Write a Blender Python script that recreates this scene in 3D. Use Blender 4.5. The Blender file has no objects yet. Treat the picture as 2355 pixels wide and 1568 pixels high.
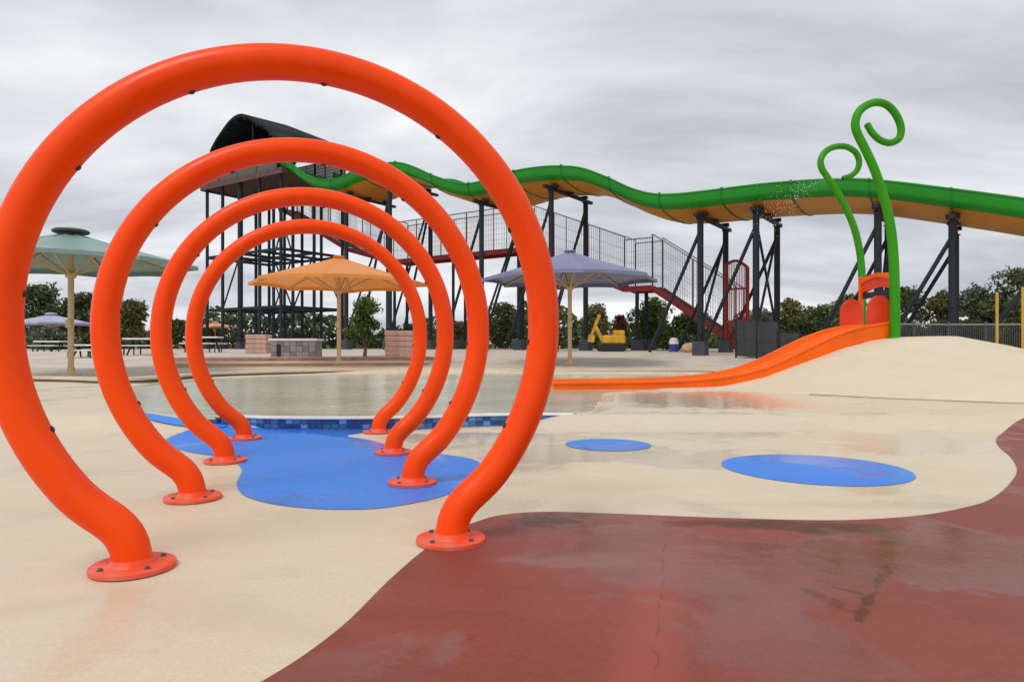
import bpy, bmesh, math, random
import numpy as np
from mathutils import Vector

rad = math.radians
scene = bpy.context.scene
COL = scene.collection

# ---------------------------------------------------------------- camera
F, HOR, EYE = 1570.0, 799.5, 1.0          # surveyed focal length (px), horizon row, eye height (m)
cam_d = bpy.data.cameras.new("camera")
cam_d.sensor_width = 36.0
cam_d.lens = 36.0 * F / 2354.0
cam_d.shift_y = (HOR - 784.0) / 2354.0
cam_d.clip_start = 0.05
cam_d.clip_end = 5000
cam = bpy.data.objects.new("camera", cam_d)
cam.location = (0, 0, EYE)
cam.rotation_euler = (rad(90), 0, 0)
COL.objects.link(cam)
scene.camera = cam

# ---------------------------------------------------------------- sky
world = bpy.data.worlds.new("World")
scene.world = world
world.use_nodes = True
wn, wl = world.node_tree.nodes, world.node_tree.links
wn.clear()
SUN_EL, SUN_AZ = 58.0, 215.0               # azimuth from +Y clockwise: behind the camera, to the left
wo = wn.new("ShaderNodeOutputWorld")
sky = wn.new("ShaderNodeTexSky")
sky.sky_type = 'NISHITA'
sky.sun_disc = False
sky.sun_elevation = rad(SUN_EL)
sky.sun_rotation = rad(SUN_AZ)
bg1 = wn.new("ShaderNodeBackground"); bg1.inputs[1].default_value = 0.10
wl.new(sky.outputs[0], bg1.inputs[0])
tc = wn.new("ShaderNodeTexCoord")
sep = wn.new("ShaderNodeSeparateXYZ"); wl.new(tc.outputs["Generated"], sep.inputs[0])
zc = wn.new("ShaderNodeMath"); zc.operation = 'MAXIMUM'; zc.inputs[1].default_value = 0.0
wl.new(sep.outputs[2], zc.inputs[0])
za = wn.new("ShaderNodeMath"); za.operation = 'ADD'; za.inputs[1].default_value = 0.22
wl.new(zc.outputs[0], za.inputs[0])
dx = wn.new("ShaderNodeMath"); dx.operation = 'DIVIDE'
dy = wn.new("ShaderNodeMath"); dy.operation = 'DIVIDE'
wl.new(sep.outputs[0], dx.inputs[0]); wl.new(za.outputs[0], dx.inputs[1])
wl.new(sep.outputs[1], dy.inputs[0]); wl.new(za.outputs[0], dy.inputs[1])
cmb = wn.new("ShaderNodeCombineXYZ")
wl.new(dx.outputs[0], cmb.inputs[0]); wl.new(dy.outputs[0], cmb.inputs[1])
mp = wn.new("ShaderNodeMapping"); mp.inputs["Location"].default_value = (3.1, 1.3, 0.4)
mp.inputs["Rotation"].default_value = (0, 0, rad(-20)); mp.inputs["Scale"].default_value = (0.75, 1.5, 1)
wl.new(cmb.outputs[0], mp.inputs[0])
nz = wn.new("ShaderNodeTexNoise"); nz.inputs["Scale"].default_value = 0.9
nz.inputs["Detail"].default_value = 6; nz.inputs["Roughness"].default_value = 0.56
nz.inputs["Distortion"].default_value = 0.3
wl.new(mp.outputs[0], nz.inputs["Vector"])
cr = wn.new("ShaderNodeValToRGB")
cr.color_ramp.elements[0].position = 0.34; cr.color_ramp.elements[0].color = (0.425, 0.450, 0.500, 1)
cr.color_ramp.elements[1].position = 0.64; cr.color_ramp.elements[1].color = (0.85, 0.855, 0.870, 1)
wl.new(nz.outputs[0], cr.inputs[0])
bg2 = wn.new("ShaderNodeBackground"); bg2.inputs[1].default_value = 1.0
wl.new(cr.outputs[0], bg2.inputs[0])
mxs = wn.new("ShaderNodeMixShader"); mxs.inputs[0].default_value = 0.95
wl.new(bg1.outputs[0], mxs.inputs[1]); wl.new(bg2.outputs[0], mxs.inputs[2])
wl.new(mxs.outputs[0], wo.inputs[0])

# ---------------------------------------------------------------- sun (veiled by cloud) and exposure
sun_d = bpy.data.lights.new("sun", 'SUN')
sun_d.energy = 1.3
sun_d.angle = rad(22)
sun_d.color = (1.0, 0.96, 0.9)
sun = bpy.data.objects.new("sun", sun_d)
d = Vector((math.sin(rad(SUN_AZ)) * math.cos(rad(SUN_EL)), math.cos(rad(SUN_AZ)) * math.cos(rad(SUN_EL)), math.sin(rad(SUN_EL))))
sun.rotation_euler = d.to_track_quat('Z', 'Y').to_euler()
sun.location = d * 60
COL.objects.link(sun)
vs = scene.view_settings
vs.view_transform = 'Standard'; vs.look = 'None'; vs.exposure = 0.22; vs.gamma = 1.0
vs.use_curve_mapping = False
scene.cycles.max_bounces = 8
scene.cycles.use_denoising = True

# ================================================================ helpers
def gx(px, Y): return (px - 1177.0) * Y / F
def gz(py, Y): return EYE - (py - HOR) * Y / F
def P(px, py, Y): return Vector((gx(px, Y), Y, gz(py, Y)))
def G(px, py, z=0.0):
    Y = (EYE - z) * F / (py - HOR)
    return (gx(px, Y), Y)

def tag(o, label=None, cat=None, group=None, kind=None):
    if label: o["label"] = label
    if cat: o["category"] = cat
    if group: o["group"] = group
    if kind: o["kind"] = kind
    return o

def empty(name, loc=(0, 0, 0), label=None, cat=None, group=None):
    o = bpy.data.objects.new(name, None)
    o.empty_display_size = 0.2
    o.location = loc
    COL.objects.link(o)
    return tag(o, label, cat, group)

def link(name, me, parent=None, loc=None):
    o = bpy.data.objects.new(name, me)
    COL.objects.link(o)
    if parent is not None: o.parent = parent
    if loc is not None: o.location = loc
    return o

class MB:
    """collects shapes; world coordinates, moved to the parent's frame when built"""
    def __init__(s): s.v = []; s.f = []; s.sm = []
    def add(s, vs_, fs, smooth=False):
        b = len(s.v)
        s.v += [tuple(p) for p in vs_]
        s.f += [tuple(i + b for i in f) for f in fs]
        s.sm += [smooth] * len(fs)
        return s
    def box(s, c, size, ux=(1, 0, 0), uz=(0, 0, 1), bevel=0.0):
        ux = Vector(ux).normalized(); uz = Vector(uz).normalized(); uy = uz.cross(ux).normalized()
        c = Vector(c); a, b, h = size[0] / 2, size[1] / 2, size[2] / 2
        if bevel <= 0:
            vv = [c + ux * (x * a) + uy * (y * b) + uz * (z * h) for z in (-1, 1) for y in (-1, 1) for x in (-1, 1)]
            return s.add(vv, [(0, 2, 3, 1), (4, 5, 7, 6), (0, 1, 5, 4), (2, 6, 7, 3), (0, 4, 6, 2), (1, 3, 7, 5)])
        k = bevel; vv = []
        for z, ins in ((-h, k), (-h + k, 0), (h - k, 0), (h, k)):
            A, B = a - ins, b - ins; q = k
            for (x, y) in ((A - q, -B), (A, -B + q), (A, B - q), (A - q, B), (-A + q, B), (-A, B - q), (-A, -B + q), (-A + q, -B)):
                vv.append(c + ux * x + uy * y + uz * z)
        ff = [tuple(range(7, -1, -1)), tuple(range(24, 32))]
        for r in range(3):
            for i in range(8):
                j = (i + 1) % 8
                ff.append((r * 8 + i, r * 8 + j, r * 8 + 8 + j, r * 8 + 8 + i))
        return s.add(vv, ff)
    def bar(s, p, q, w, h=None):
        p = Vector(p); q = Vector(q); dd = q - p; L = dd.length
        if L < 1e-6: return s
        dd.normalize()
        up = Vector((0, 0, 1)) if abs(dd.z) < 0.95 else Vector((1, 0, 0))
        side = dd.cross(up).normalized(); uz = side.cross(dd).normalized()
        return s.box((p + q) / 2, (L, w, h or w), dd, uz)
    def tube(s, path, r, seg=12, cap=True):
        pts = [Vector(p) for p in path]; n = len(pts)
        rr = r if hasattr(r, '__len__') else [r] * n
        tg = []
        for i in range(n):
            t = pts[min(i + 1, n - 1)] - pts[max(i - 1, 0)]
            tg.append(t.normalized())
        up = Vector((0, 0, 1)) if abs(tg[0].z) < 0.9 else Vector((0, 1, 0))
        nrm = (up - tg[0] * up.dot(tg[0])).normalized()
        vv = []
        for i in range(n):
            if i:
                nrm = (nrm - tg[i] * nrm.dot(tg[i])).normalized()
            b = tg[i].cross(nrm)
            for k in range(seg):
                a = 2 * math.pi * k / seg
                vv.append(pts[i] + (nrm * math.cos(a) + b * math.sin(a)) * rr[i])
        ff = []
        for i in range(n - 1):
            for k in range(seg):
                l = (k + 1) % seg
                ff.append((i * seg + k, i * seg + l, (i + 1) * seg + l, (i + 1) * seg + k))
        s.add(vv, ff, True)
        if cap:
            s.add(vv[:seg], [tuple(range(seg - 1, -1, -1))])
            s.add(vv[-seg:], [tuple(range(seg))])
        return s
    def lathe(s, c, prof, seg=24, axis=(0, 0, 1), smooth=True):
        """prof: (radius, height) list along the axis"""
        ax = Vector(axis).normalized()
        t = Vector((1, 0, 0)) if abs(ax.x) < 0.9 else Vector((0, 1, 0))
        a = (t - ax * t.dot(ax)).normalized(); b = ax.cross(a); c = Vector(c)
        vv = [c + ax * h + (a * math.cos(2 * math.pi * k / seg) + b * math.sin(2 * math.pi * k / seg)) * r
              for r, h in prof for k in range(seg)]
        ff = [(i * seg + k, i * seg + (k + 1) % seg, (i + 1) * seg + (k + 1) % seg, (i + 1) * seg + k)
              for i in range(len(prof) - 1) for k in range(seg)]
        s.add(vv, ff, smooth)
        s.add(vv[:seg], [tuple(range(seg - 1, -1, -1))]); s.add(vv[-seg:], [tuple(range(seg))])
        return s
    def prism(s, pts, off, smooth=False):
        """flat outline (3-D points) extruded by the vector off"""
        n = len(pts); o = Vector(off)
        vv = [Vector(p) for p in pts] + [Vector(p) + o for p in pts]
        ff = [tuple(range(n - 1, -1, -1)), tuple(range(n, 2 * n))] + [(i, (i + 1) % n, n + (i + 1) % n, n + i) for i in range(n)]
        return s.add(vv, ff, smooth)
    def sheet(s, rows, smooth=True):
        n = len(rows[0])
        vv = [p for r in rows for p in r]
        ff = [(i * n + k, i * n + k + 1, (i + 1) * n + k + 1, (i + 1) * n + k) for i in range(len(rows) - 1) for k in range(n - 1)]
        return s.add(vv, ff, smooth)
    def build(s, name, mat, parent=None, smooth=None, fix=True):
        off = Vector((0, 0, 0))
        q = parent
        while q is not None:
            off += Vector(q.location); q = q.parent
        org = Vector((0, 0, 0))
        if parent is None or True:
            a = np.array(s.v)
            lo, hi = a.min(0), a.max(0)
            org = Vector(((lo[0] + hi[0]) / 2, (lo[1] + hi[1]) / 2, lo[2]))
        me = bpy.data.meshes.new(name)
        me.from_pydata([tuple(Vector(p) - org) for p in s.v], [], s.f)
        if fix:
            bm = bmesh.new(); bm.from_mesh(me)
            bmesh.ops.remove_doubles(bm, verts=bm.verts, dist=1e-5)
            bmesh.ops.recalc_face_normals(bm, faces=bm.faces)
            bm.to_mesh(me); bm.free()
        me.materials.append(mat)
        sm = any(s.sm) if smooth is None else smooth
        me.polygons.foreach_set("use_smooth", [sm] * len(me.polygons))
        if sm:
            try: me.set_sharp_from_angle(angle=rad(40))
            except Exception: pass
        me.update()
        return link(name, me, parent, org - off)

def catmull(pts, n=8, closed=False):
    pts = [np.array(p, float) for p in pts]; N = len(pts); out = []
    rng = range(N if closed else N - 1)
    for i in rng:
        if closed: p0, p1, p2, p3 = pts[(i - 1) % N], pts[i], pts[(i + 1) % N], pts[(i + 2) % N]
        else: p0, p1, p2, p3 = pts[max(i - 1, 0)], pts[i], pts[i + 1], pts[min(i + 2, N - 1)]
        for k in range(n):
            t = k / n
            out.append(0.5 * ((2 * p1) + (p2 - p0) * t + (2 * p0 - 5 * p1 + 4 * p2 - p3) * t * t + (3 * p1 - p0 - 3 * p2 + p3) * t ** 3))
    if not closed: out.append(pts[-1])
    return out

def sstep(t): t = np.clip(t, 0, 1); return t * t * (3 - 2 * t)

def poly_sd(X, Y, poly):
    """signed distance to a polygon, negative inside"""
    X = np.asarray(X, float); Y = np.asarray(Y, float)
    dmin = np.full(X.shape, 1e9); ins = np.zeros(X.shape, bool)
    n = len(poly)
    for i in range(n):
        x1, y1 = poly[i]; x2, y2 = poly[(i + 1) % n]
        ex, ey = x2 - x1, y2 - y1
        L = ex * ex + ey * ey + 1e-12
        t = np.clip(((X - x1) * ex + (Y - y1) * ey) / L, 0, 1)
        dmin = np.minimum(dmin, np.hypot(X - x1 - t * ex, Y - y1 - t * ey))
        c = ((y1 > Y) != (y2 > Y)) & (X < ex * (Y - y1) / (ey + (1e-12 if ey >= 0 else -1e-12)) + x1)
        ins ^= c
    return np.where(ins, -dmin, dmin)

# ================================================================ materials
MATS = {}
def mat(name, color, rough=0.5, metal=0.0, var=0.0, vscale=3.0, color2=None, bump=0.0, bscale=40.0, rvar=0.0,
        spec=0.5, coat=0.0, trans=0.0, detail=4.0, stretch=None):
    if name in MATS: return MATS[name]
    m = bpy.data.materials.new(name); m.use_nodes = True
    n, l = m.node_tree.nodes, m.node_tree.links
    b = n["Principled BSDF"]
    b.inputs["Base Color"].default_value = (*color, 1)
    b.inputs["Roughness"].default_value = rough
    b.inputs["Metallic"].default_value = metal
    b.inputs["Specular IOR Level"].default_value = spec
    b.inputs["Coat Weight"].default_value = coat
    b.inputs["Coat Roughness"].default_value = 0.12
    tcn = n.new("ShaderNodeTexCoord")
    vec = tcn.outputs["Object"]
    if stretch:
        mpn = n.new("ShaderNodeMapping"); mpn.inputs["Scale"].default_value = stretch
        l.new(vec, mpn.inputs[0]); vec = mpn.outputs[0]
    if var or color2 or rvar:
        nn = n.new("ShaderNodeTexNoise"); nn.inputs["Scale"].default_value = vscale
        nn.inputs["Detail"].default_value = detail; nn.inputs["Roughness"].default_value = 0.6
        l.new(vec, nn.inputs["Vector"])
        if var or color2:
            c2 = color2 or tuple(max(0, c * (1 - var)) for c in color)
            c1 = color if color2 else tuple(min(1, c * (1 + var)) for c in color)
            r = n.new("ShaderNodeValToRGB")
            r.color_ramp.elements[0].position = 0.35; r.color_ramp.elements[0].color = (*c2, 1)
            r.color_ramp.elements[1].position = 0.65; r.color_ramp.elements[1].color = (*c1, 1)
            l.new(nn.outputs[0], r.inputs[0]); l.new(r.outputs[0], b.inputs["Base Color"])
        if rvar:
            mr = n.new("ShaderNodeMapRange")
            mr.inputs[1].default_value = 0.35; mr.inputs[2].default_value = 0.65
            mr.inputs[3].default_value = max(0.03, rough - rvar); mr.inputs[4].default_value = min(1, rough + rvar)
            l.new(nn.outputs[0], mr.inputs[0]); l.new(mr.outputs[0], b.inputs["Roughness"])
    if bump:
        nb = n.new("ShaderNodeTexNoise"); nb.inputs["Scale"].default_value = bscale; nb.inputs["Detail"].default_value = 3
        l.new(vec, nb.inputs["Vector"])
        bp = n.new("ShaderNodeBump"); bp.inputs["Strength"].default_value = bump; bp.inputs["Distance"].default_value = 0.01
        l.new(nb.outputs[0], bp.inputs["Height"]); l.new(bp.outputs[0], b.inputs["Normal"])
    if trans:
        tr = n.new("ShaderNodeBsdfTranslucent"); tr.inputs[0].default_value = (*color, 1)
        ms = n.new("ShaderNodeMixShader"); ms.inputs[0].default_value = trans
        l.new(b.outputs[0], ms.inputs[1]); l.new(tr.outputs[0], ms.inputs[2])
        l.new(ms.outputs[0], n["Material Output"].inputs[0])
    MATS[name] = m
    return m

class NT:
    """small node-building helper"""
    def __init__(s, m): s.n = m.node_tree.nodes; s.l = m.node_tree.links
    def put(s, sock, v):
        if isinstance(v, bpy.types.NodeSocket): s.l.new(v, sock)
        elif isinstance(v, tuple) and len(v) == 3 and sock.type == 'RGBA': sock.default_value = (*v, 1)
        else: sock.default_value = v
    def math(s, op, a, b=0.0, clamp=False):
        k = s.n.new("ShaderNodeMath"); k.operation = op; k.use_clamp = clamp
        s.put(k.inputs[0], a); s.put(k.inputs[1], b); return k.outputs[0]
    def noise(s, vec, scale, detail=4, rough=0.55, dist=0.0):
        k = s.n.new("ShaderNodeTexNoise"); s.put(k.inputs["Vector"], vec); k.inputs["Scale"].default_value = scale
        k.inputs["Detail"].default_value = detail; k.inputs["Roughness"].default_value = rough; k.inputs["Distortion"].default_value = dist
        return k.outputs[0]
    def maprange(s, v, a, b, c=0.0, d_=1.0):
        k = s.n.new("ShaderNodeMapRange"); k.interpolation_type = 'SMOOTHSTEP'
        s.put(k.inputs[0], v)
        for i, x in enumerate((a, b, c, d_)): s.put(k.inputs[i + 1], x)
        return k.outputs[0]
    def mix(s, f, a, b):
        k = s.n.new("ShaderNodeMix"); k.data_type = 'RGBA'
        s.put(k.inputs[0], f); s.put(k.inputs[6], a); s.put(k.inputs[7], b); return k.outputs[2]
    def mapping(s, vec, scale=(1, 1, 1), rot=(0, 0, 0), loc=(0, 0, 0)):
        k = s.n.new("ShaderNodeMapping"); s.put(k.inputs[0], vec)
        k.inputs["Scale"].default_value = scale; k.inputs["Rotation"].default_value = rot; k.inputs["Location"].default_value = loc
        return k.outputs[0]
    def bump(s, h, strength, dist=0.01):
        k = s.n.new("ShaderNodeBump"); k.inputs["Strength"].default_value = strength; k.inputs["Distance"].default_value = dist
        s.put(k.inputs["Height"], h); return k.outputs[0]

def floor_mat(name, c1, c2, c3, rough=0.55, wet=0.35, wet_lo=0.5, wet_hi=0.62, stains=(), dirt_sheen=(), crack=None, seed=0.0,
              fine=0.12, gloss=0.09, wetdark=0.82, pools=(), spec=0.3):
    """painted, partly wet rubber / concrete coating in world coordinates"""
    m = bpy.data.materials.new(name); m.use_nodes = True
    t = NT(m); b = t.n["Principled BSDF"]
    geo = t.n.new("ShaderNodeNewGeometry"); pos = geo.outputs["Position"]
    sp = t.n.new("ShaderNodeSeparateXYZ"); t.l.new(pos, sp.inputs[0])
    pv = t.mapping(pos, loc=(seed, seed * 0.7, 0))
    n1 = t.noise(pv, 0.55, 5, 0.6)
    n2 = t.noise(t.mapping(pv, scale=(1, 2.2, 1), rot=(0, 0, 0.4)), 2.6, 6, 0.65, 0.4)
    n3 = t.noise(pv, 55.0, 3, 0.7)
    col = t.mix(t.maprange(n1, 0.36, 0.64), c1, c2)
    col = t.mix(t.math('MULTIPLY', t.maprange(n2, 0.48, 0.72), 0.6), col, c3)
    spk = t.maprange(n3, 0.2, 0.8, 1 - fine, 1 + fine)
    hs = t.n.new("ShaderNodeVectorMath"); hs.operation = 'SCALE'
    t.put(hs.inputs[0], col); t.l.new(spk, hs.inputs[3]); col = hs.outputs[0]
    wob = t.noise(pv, 3.5, 4, 0.7)
    wob2 = t.noise(pv, 17.0, 4, 0.75)
    for (x, y, rx, ry, rot, c, st) in list(stains) + list(dirt_sheen):  # soft marks hold real dirt and also sheen painted into the colour
        mv = t.n.new("ShaderNodeMapping"); mv.vector_type = 'TEXTURE'
        t.l.new(pos, mv.inputs[0])
        mv.inputs["Location"].default_value = (x, y, 0); mv.inputs["Rotation"].default_value = (0, 0, rot)
        mv.inputs["Scale"].default_value = (rx, ry, 1000)
        ln = t.n.new("ShaderNodeVectorMath"); ln.operation = 'LENGTH'; t.l.new(mv.outputs[0], ln.inputs[0])
        dd = t.math('ADD', ln.outputs[1], t.math('MULTIPLY', t.math('SUBTRACT', wob2 if min(rx, ry) < 0.05 else wob, 0.5), 3.6 if st > 0 else 1.4))
        soft = 0.22 if st > 0 else 0.75
        msk = t.maprange(dd, 1 - soft, 1 + soft, abs(st), 0.0)
        col = t.mix(msk, col, c)
    wn_ = t.noise(t.mapping(pv, loc=(7.3, 2.1, 0)), 0.8, 5, 0.62, 0.5)
    w = t.math('MULTIPLY', t.maprange(wn_, wet_lo, wet_hi), wet)
    for (x, y, rx, ry, rot, st_) in pools:
        mv = t.n.new("ShaderNodeMapping"); mv.vector_type = 'TEXTURE'
        t.l.new(pos, mv.inputs[0])
        mv.inputs["Location"].default_value = (x, y, 0); mv.inputs["Rotation"].default_value = (0, 0, rot)
        mv.inputs["Scale"].default_value = (rx, ry, 1000)
        ln = t.n.new("ShaderNodeVectorMath"); ln.operation = 'LENGTH'; t.l.new(mv.outputs[0], ln.inputs[0])
        dd = t.math('ADD', ln.outputs[1], t.math('MULTIPLY', t.math('SUBTRACT', wob, 0.5), 1.5))
        w = t.math('MAXIMUM', w, t.maprange(dd, 0.8, 1.15, st_, 0.0))
    if crack:
        x0, y0, x1, y1 = crack
        u = t.math('DIVIDE', t.math('SUBTRACT', sp.outputs[1], y0), y1 - y0)
        wv = t.math('MULTIPLY', t.math('SUBTRACT', t.noise(pv, 4.0, 4, 0.6), 0.5), 0.12)
        lx = t.math('ADD', t.math('ADD', t.math('MULTIPLY', u, x1 - x0), x0), wv)
        dist = t.math('ABSOLUTE', t.math('SUBTRACT', sp.outputs[0], lx))
        gate = t.math('MULTIPLY', t.maprange(u, -0.05, 0.05), t.maprange(u, 0.9, 1.05, 1.0, 0.0))
        brk = t.maprange(t.noise(pv, 9.0, 3), 0.42, 0.55)
        ck = t.math('MULTIPLY', t.math('MULTIPLY', t.maprange(dist, 0.001, 0.008, 0.45, 0.0), gate), brk)
        col = t.mix(ck, col, (0.06, 0.02, 0.018))
    # wet film darkens the coating slightly and makes it shine
    hs2 = t.n.new("ShaderNodeVectorMath"); hs2.operation = 'SCALE'
    t.put(hs2.inputs[0], col); t.put(hs2.inputs[3], t.maprange(w, 0, 1, 1.0, wetdark))
    t.l.new(hs2.outputs[0], b.inputs["Base Color"])
    t.put(b.inputs["Roughness"], t.maprange(w, 0, 0.8, rough, gloss))
    t.put(b.inputs["Specular IOR Level"], spec)
    h = t.math('ADD', t.math('MULTIPLY', n3, 0.15), t.math('MULTIPLY', t.noise(pv, 5.0, 3), 1.0))
    t.l.new(t.bump(h, 0.12, 0.02), b.inputs["Normal"])
    MATS[name] = m
    return m

ORANGE = mat("orange_paint", (0.96, 0.074, 0.0), 0.36, color2=(0.90, 0.063, 0.001), vscale=5.0, rvar=0.10, spec=0.20, bump=0.10, bscale=14, detail=6, stretch=(1, 1, 0.35))
ORANGE_PLATE = mat("orange_plate_paint", (0.86, 0.060, 0.001), 0.5, color2=(0.70, 0.15, 0.10), vscale=7.0, rvar=0.1)
BLACK = mat("black_rubber", (0.012, 0.012, 0.013), 0.45)
BOLT = mat("bolt_steel", (0.16, 0.15, 0.15), 0.4, metal=0.8)
STEEL = mat("dark_steel_paint", (0.020, 0.024, 0.032), 0.55, var=0.25, vscale=1.5, rvar=0.1, spec=0.25)
RED = mat("red_steel_paint", (0.30, 0.018, 0.016), 0.5, var=0.2, vscale=1.0)
GREEN_FG = mat("green_fibreglass", (0.018, 0.26, 0.022), 0.40, var=0.12, vscale=0.35, spec=0.25)
YELLOW_FG = mat("yellow_fibreglass", (0.62, 0.24, 0.015), 0.45, var=0.15, vscale=0.4)
GREEN_PIPE = mat("green_pipe_paint", (0.035, 0.27, 0.003), 0.42, var=0.10, vscale=1.5, spec=0.2)
ORANGE_FG = mat("orange_fibreglass", (0.90, 0.130, 0.001), 0.40, var=0.10, vscale=0.9, rvar=0.08, spec=0.25)
REDPANEL = mat("red_orange_panel", (0.72, 0.05, 0.010), 0.42, var=0.12, vscale=2.0)
POLE = mat("tan_pole_paint", (0.62, 0.46, 0.24), 0.45, var=0.1, vscale=1.0)
ROOFM = mat("dark_roof_sheet", (0.014, 0.022, 0.018), 0.8, var=0.3, vscale=0.8, spec=0.15)
GREYW = mat("grey_wire", (0.30, 0.30, 0.31), 0.5, metal=0.3)
WHITE = mat("white_paint", (0.78, 0.76, 0.72), 0.45, var=0.05)
CONC = mat("grey_concrete", (0.30, 0.29, 0.28), 0.8, var=0.2, vscale=2.0, bump=0.2, bscale=25)
PLINTH = mat("dark_plinth_paint", (0.05, 0.06, 0.075), 0.7, var=0.3, vscale=2.0)
PINK = mat("pink_sandstone", (0.56, 0.37, 0.30), 0.8, color2=(0.42, 0.26, 0.21), vscale=3.0, bump=0.3, bscale=20)
TAN = mat("tan_sandstone", (0.50, 0.38, 0.25), 0.8, color2=(0.38, 0.27, 0.17), vscale=1.6, bump=0.3, bscale=14)
COPE = mat("pale_coping", (0.66, 0.55, 0.42), 0.6, var=0.1, vscale=1.2)
WHITECOPE = mat("white_coping", (0.80, 0.79, 0.76), 0.4, var=0.06, vscale=3.0)
BARK = mat("bark", (0.13, 0.10, 0.075), 0.9, var=0.35, vscale=6.0, bump=0.5, bscale=12)

def leafmat(name, c1, c2, c3=None):
    m = bpy.data.materials.new(name); m.use_nodes = True
    t = NT(m); b = t.n["Principled BSDF"]
    geo = t.n.new("ShaderNodeNewGeometry")
    r = t.n.new("ShaderNodeValToRGB"); r.color_ramp.elements[0].color = (*c1, 1); r.color_ramp.elements[1].color = (*c2, 1)
    if c3:
        e = r.color_ramp.elements.new(0.93); e.color = (*c2, 1); r.color_ramp.elements[2].color = (*c3, 1)
    t.l.new(geo.outputs["Random Per Island"], r.inputs[0])
    t.l.new(r.outputs[0], b.inputs["Base Color"])
    b.inputs["Roughness"].default_value = 0.55
    tr = t.n.new("ShaderNodeBsdfTranslucent"); t.l.new(r.outputs[0], tr.inputs[0])
    ms = t.n.new("ShaderNodeMixShader"); ms.inputs[0].default_value = 0.28
    t.l.new(b.outputs[0], ms.inputs[1]); t.l.new(tr.outputs[0], ms.inputs[2]); t.l.new(ms.outputs[0], t.n["Material Output"].inputs[0])
    MATS[name] = m
    return m
LEAF_DARK = leafmat("leaf_dark", (0.026, 0.052, 0.016), (0.13, 0.17, 0.050), (0.32, 0.33, 0.18))
LEAF_OLIVE = leafmat("leaf_olive", (0.050, 0.070, 0.020), (0.20, 0.20, 0.055), (0.34, 0.30, 0.13))
LEAF_GREY = leafmat("leaf_grey", (0.05, 0.072, 0.040), (0.19, 0.22, 0.14), (0.36, 0.38, 0.30))
LEAF_BRIGHT = leafmat("leaf_bright", (0.035, 0.075, 0.010), (0.13, 0.23, 0.030))
LEAF_RED = leafmat("leaf_red", (0.10, 0.015, 0.010), (0.26, 0.05, 0.03))

# water
WATER = bpy.data.materials.new("pool_water"); WATER.use_nodes = True
_t = NT(WATER); _b = _t.n["Principled BSDF"]
_g = _t.n.new("ShaderNodeNewGeometry")
_n = _t.noise(_t.mapping(_g.outputs["Position"], scale=(1.0, 1.5, 1)), 2.2, 4, 0.6, 0.4)
_n2 = _t.noise(_t.mapping(_g.outputs["Position"], scale=(0.5, 0.8, 1)), 0.5, 4, 0.6)
_b.inputs["Base Color"].default_value = (0.62, 0.66, 0.54, 1)
_b.inputs["Roughness"].default_value = 0.14
_b.inputs["IOR"].default_value = 1.33
_b.inputs["Transmission Weight"].default_value = 0.25
_t.l.new(_t.mix(_t.maprange(_n2, 0.35, 0.65), (0.52, 0.52, 0.36), (0.66, 0.66, 0.52)), _b.inputs["Base Color"])
_t.l.new(_t.bump(_n, 0.55, 0.06), _b.inputs["Normal"])

# ================================================================ ground shapes
WATER_Z = 0.13
# low tiled wall at the near end of the pool (feet of its face), left to right
WALL = [G(510, 986, 0.02), G(546, 986), G(620, 988), G(700, 989), G(800, 989), G(900, 988), G(1000, 985.5), G(1090, 981.5), G(1180, 976, 0.02), G(1250, 968, 0.06), G(1318, 960, 0.11)]
WALLS = [tuple(p) for p in catmull(WALL, 6)]
zp = 0.14
POOL = ([(x, y + 0.10) for (x, y) in WALLS[::3]] +
        [G(1362, 942, zp), G(1376, 918, zp), G(1388, 903, zp), G(1500, 894, zp), G(1640, 888, zp), G(1735, 874, zp), G(1712, 861, zp),
         G(1500, 860, zp), G(1290, 859.5, zp), G(1100, 857, zp), G(960, 856, zp), G(800, 860, zp), G(640, 864, zp), G(480, 870, zp), G(360, 880, zp),
         G(285, 889, zp), G(262, 905, zp), G(282, 930, zp), G(330, 946, zp), G(400, 955, zp), G(470, 962, zp)])

far_edge = [G(px, py, 0.15) for px, py in [(-260, 876), (-60, 877), (60, 878), (160, 880), (225, 883), (300, 882), (360, 878), (480, 868), (640, 862), (800, 858), (960, 854), (1100, 855), (1290, 857.5), (1500, 858), (1720, 859)]]
far_edge = [tuple(p) for p in catmull(far_edge, 4)]

def ground_z(X, Y):
    X = np.asarray(X, float); Y = np.asarray(Y, float)
    # approach ramp outside the walled stretch
    wx = [p[0] for p in WALLS]; wy = [p[1] for p in WALLS]
    wall_y = np.interp(X, wx, wy)
    inwall = sstep((X - (wx[0] + 0.1)) / 0.5) * sstep((wx[-1] + 0.05 - X) / 0.9)
    ramp_free = sstep((Y - 7.9) / 0.95)
    ramp_wall = (Y > wall_y + 0.22).astype(float)
    near = 0.165 * (ramp_free * (1 - inwall) + ramp_wall * inwall)
    # far bank climbs to the plaza
    far = np.interp(Y, [0, 22, 23.4, 25.5, 30, 36, 46, 70, 120], [0, 0, 0.085, 0.15, 0.36, 0.60, 0.72, 0.76, 0.76])
    z = near + far
    sd = poly_sd(X, Y, POOL)
    depth = np.clip(-sd * 0.22, 0, 0.6)
    shore = sstep((0.35 - sd) / 0.35) * 0.03
    z = np.where(sd < 0, np.minimum(z, 0.13) - depth - 0.0, z - shore * (sd < 0.35) * (Y > 8.9))
    return z
def gz1(X, Y): return float(ground_z(np.array([X]), np.array([Y]))[0])

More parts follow.
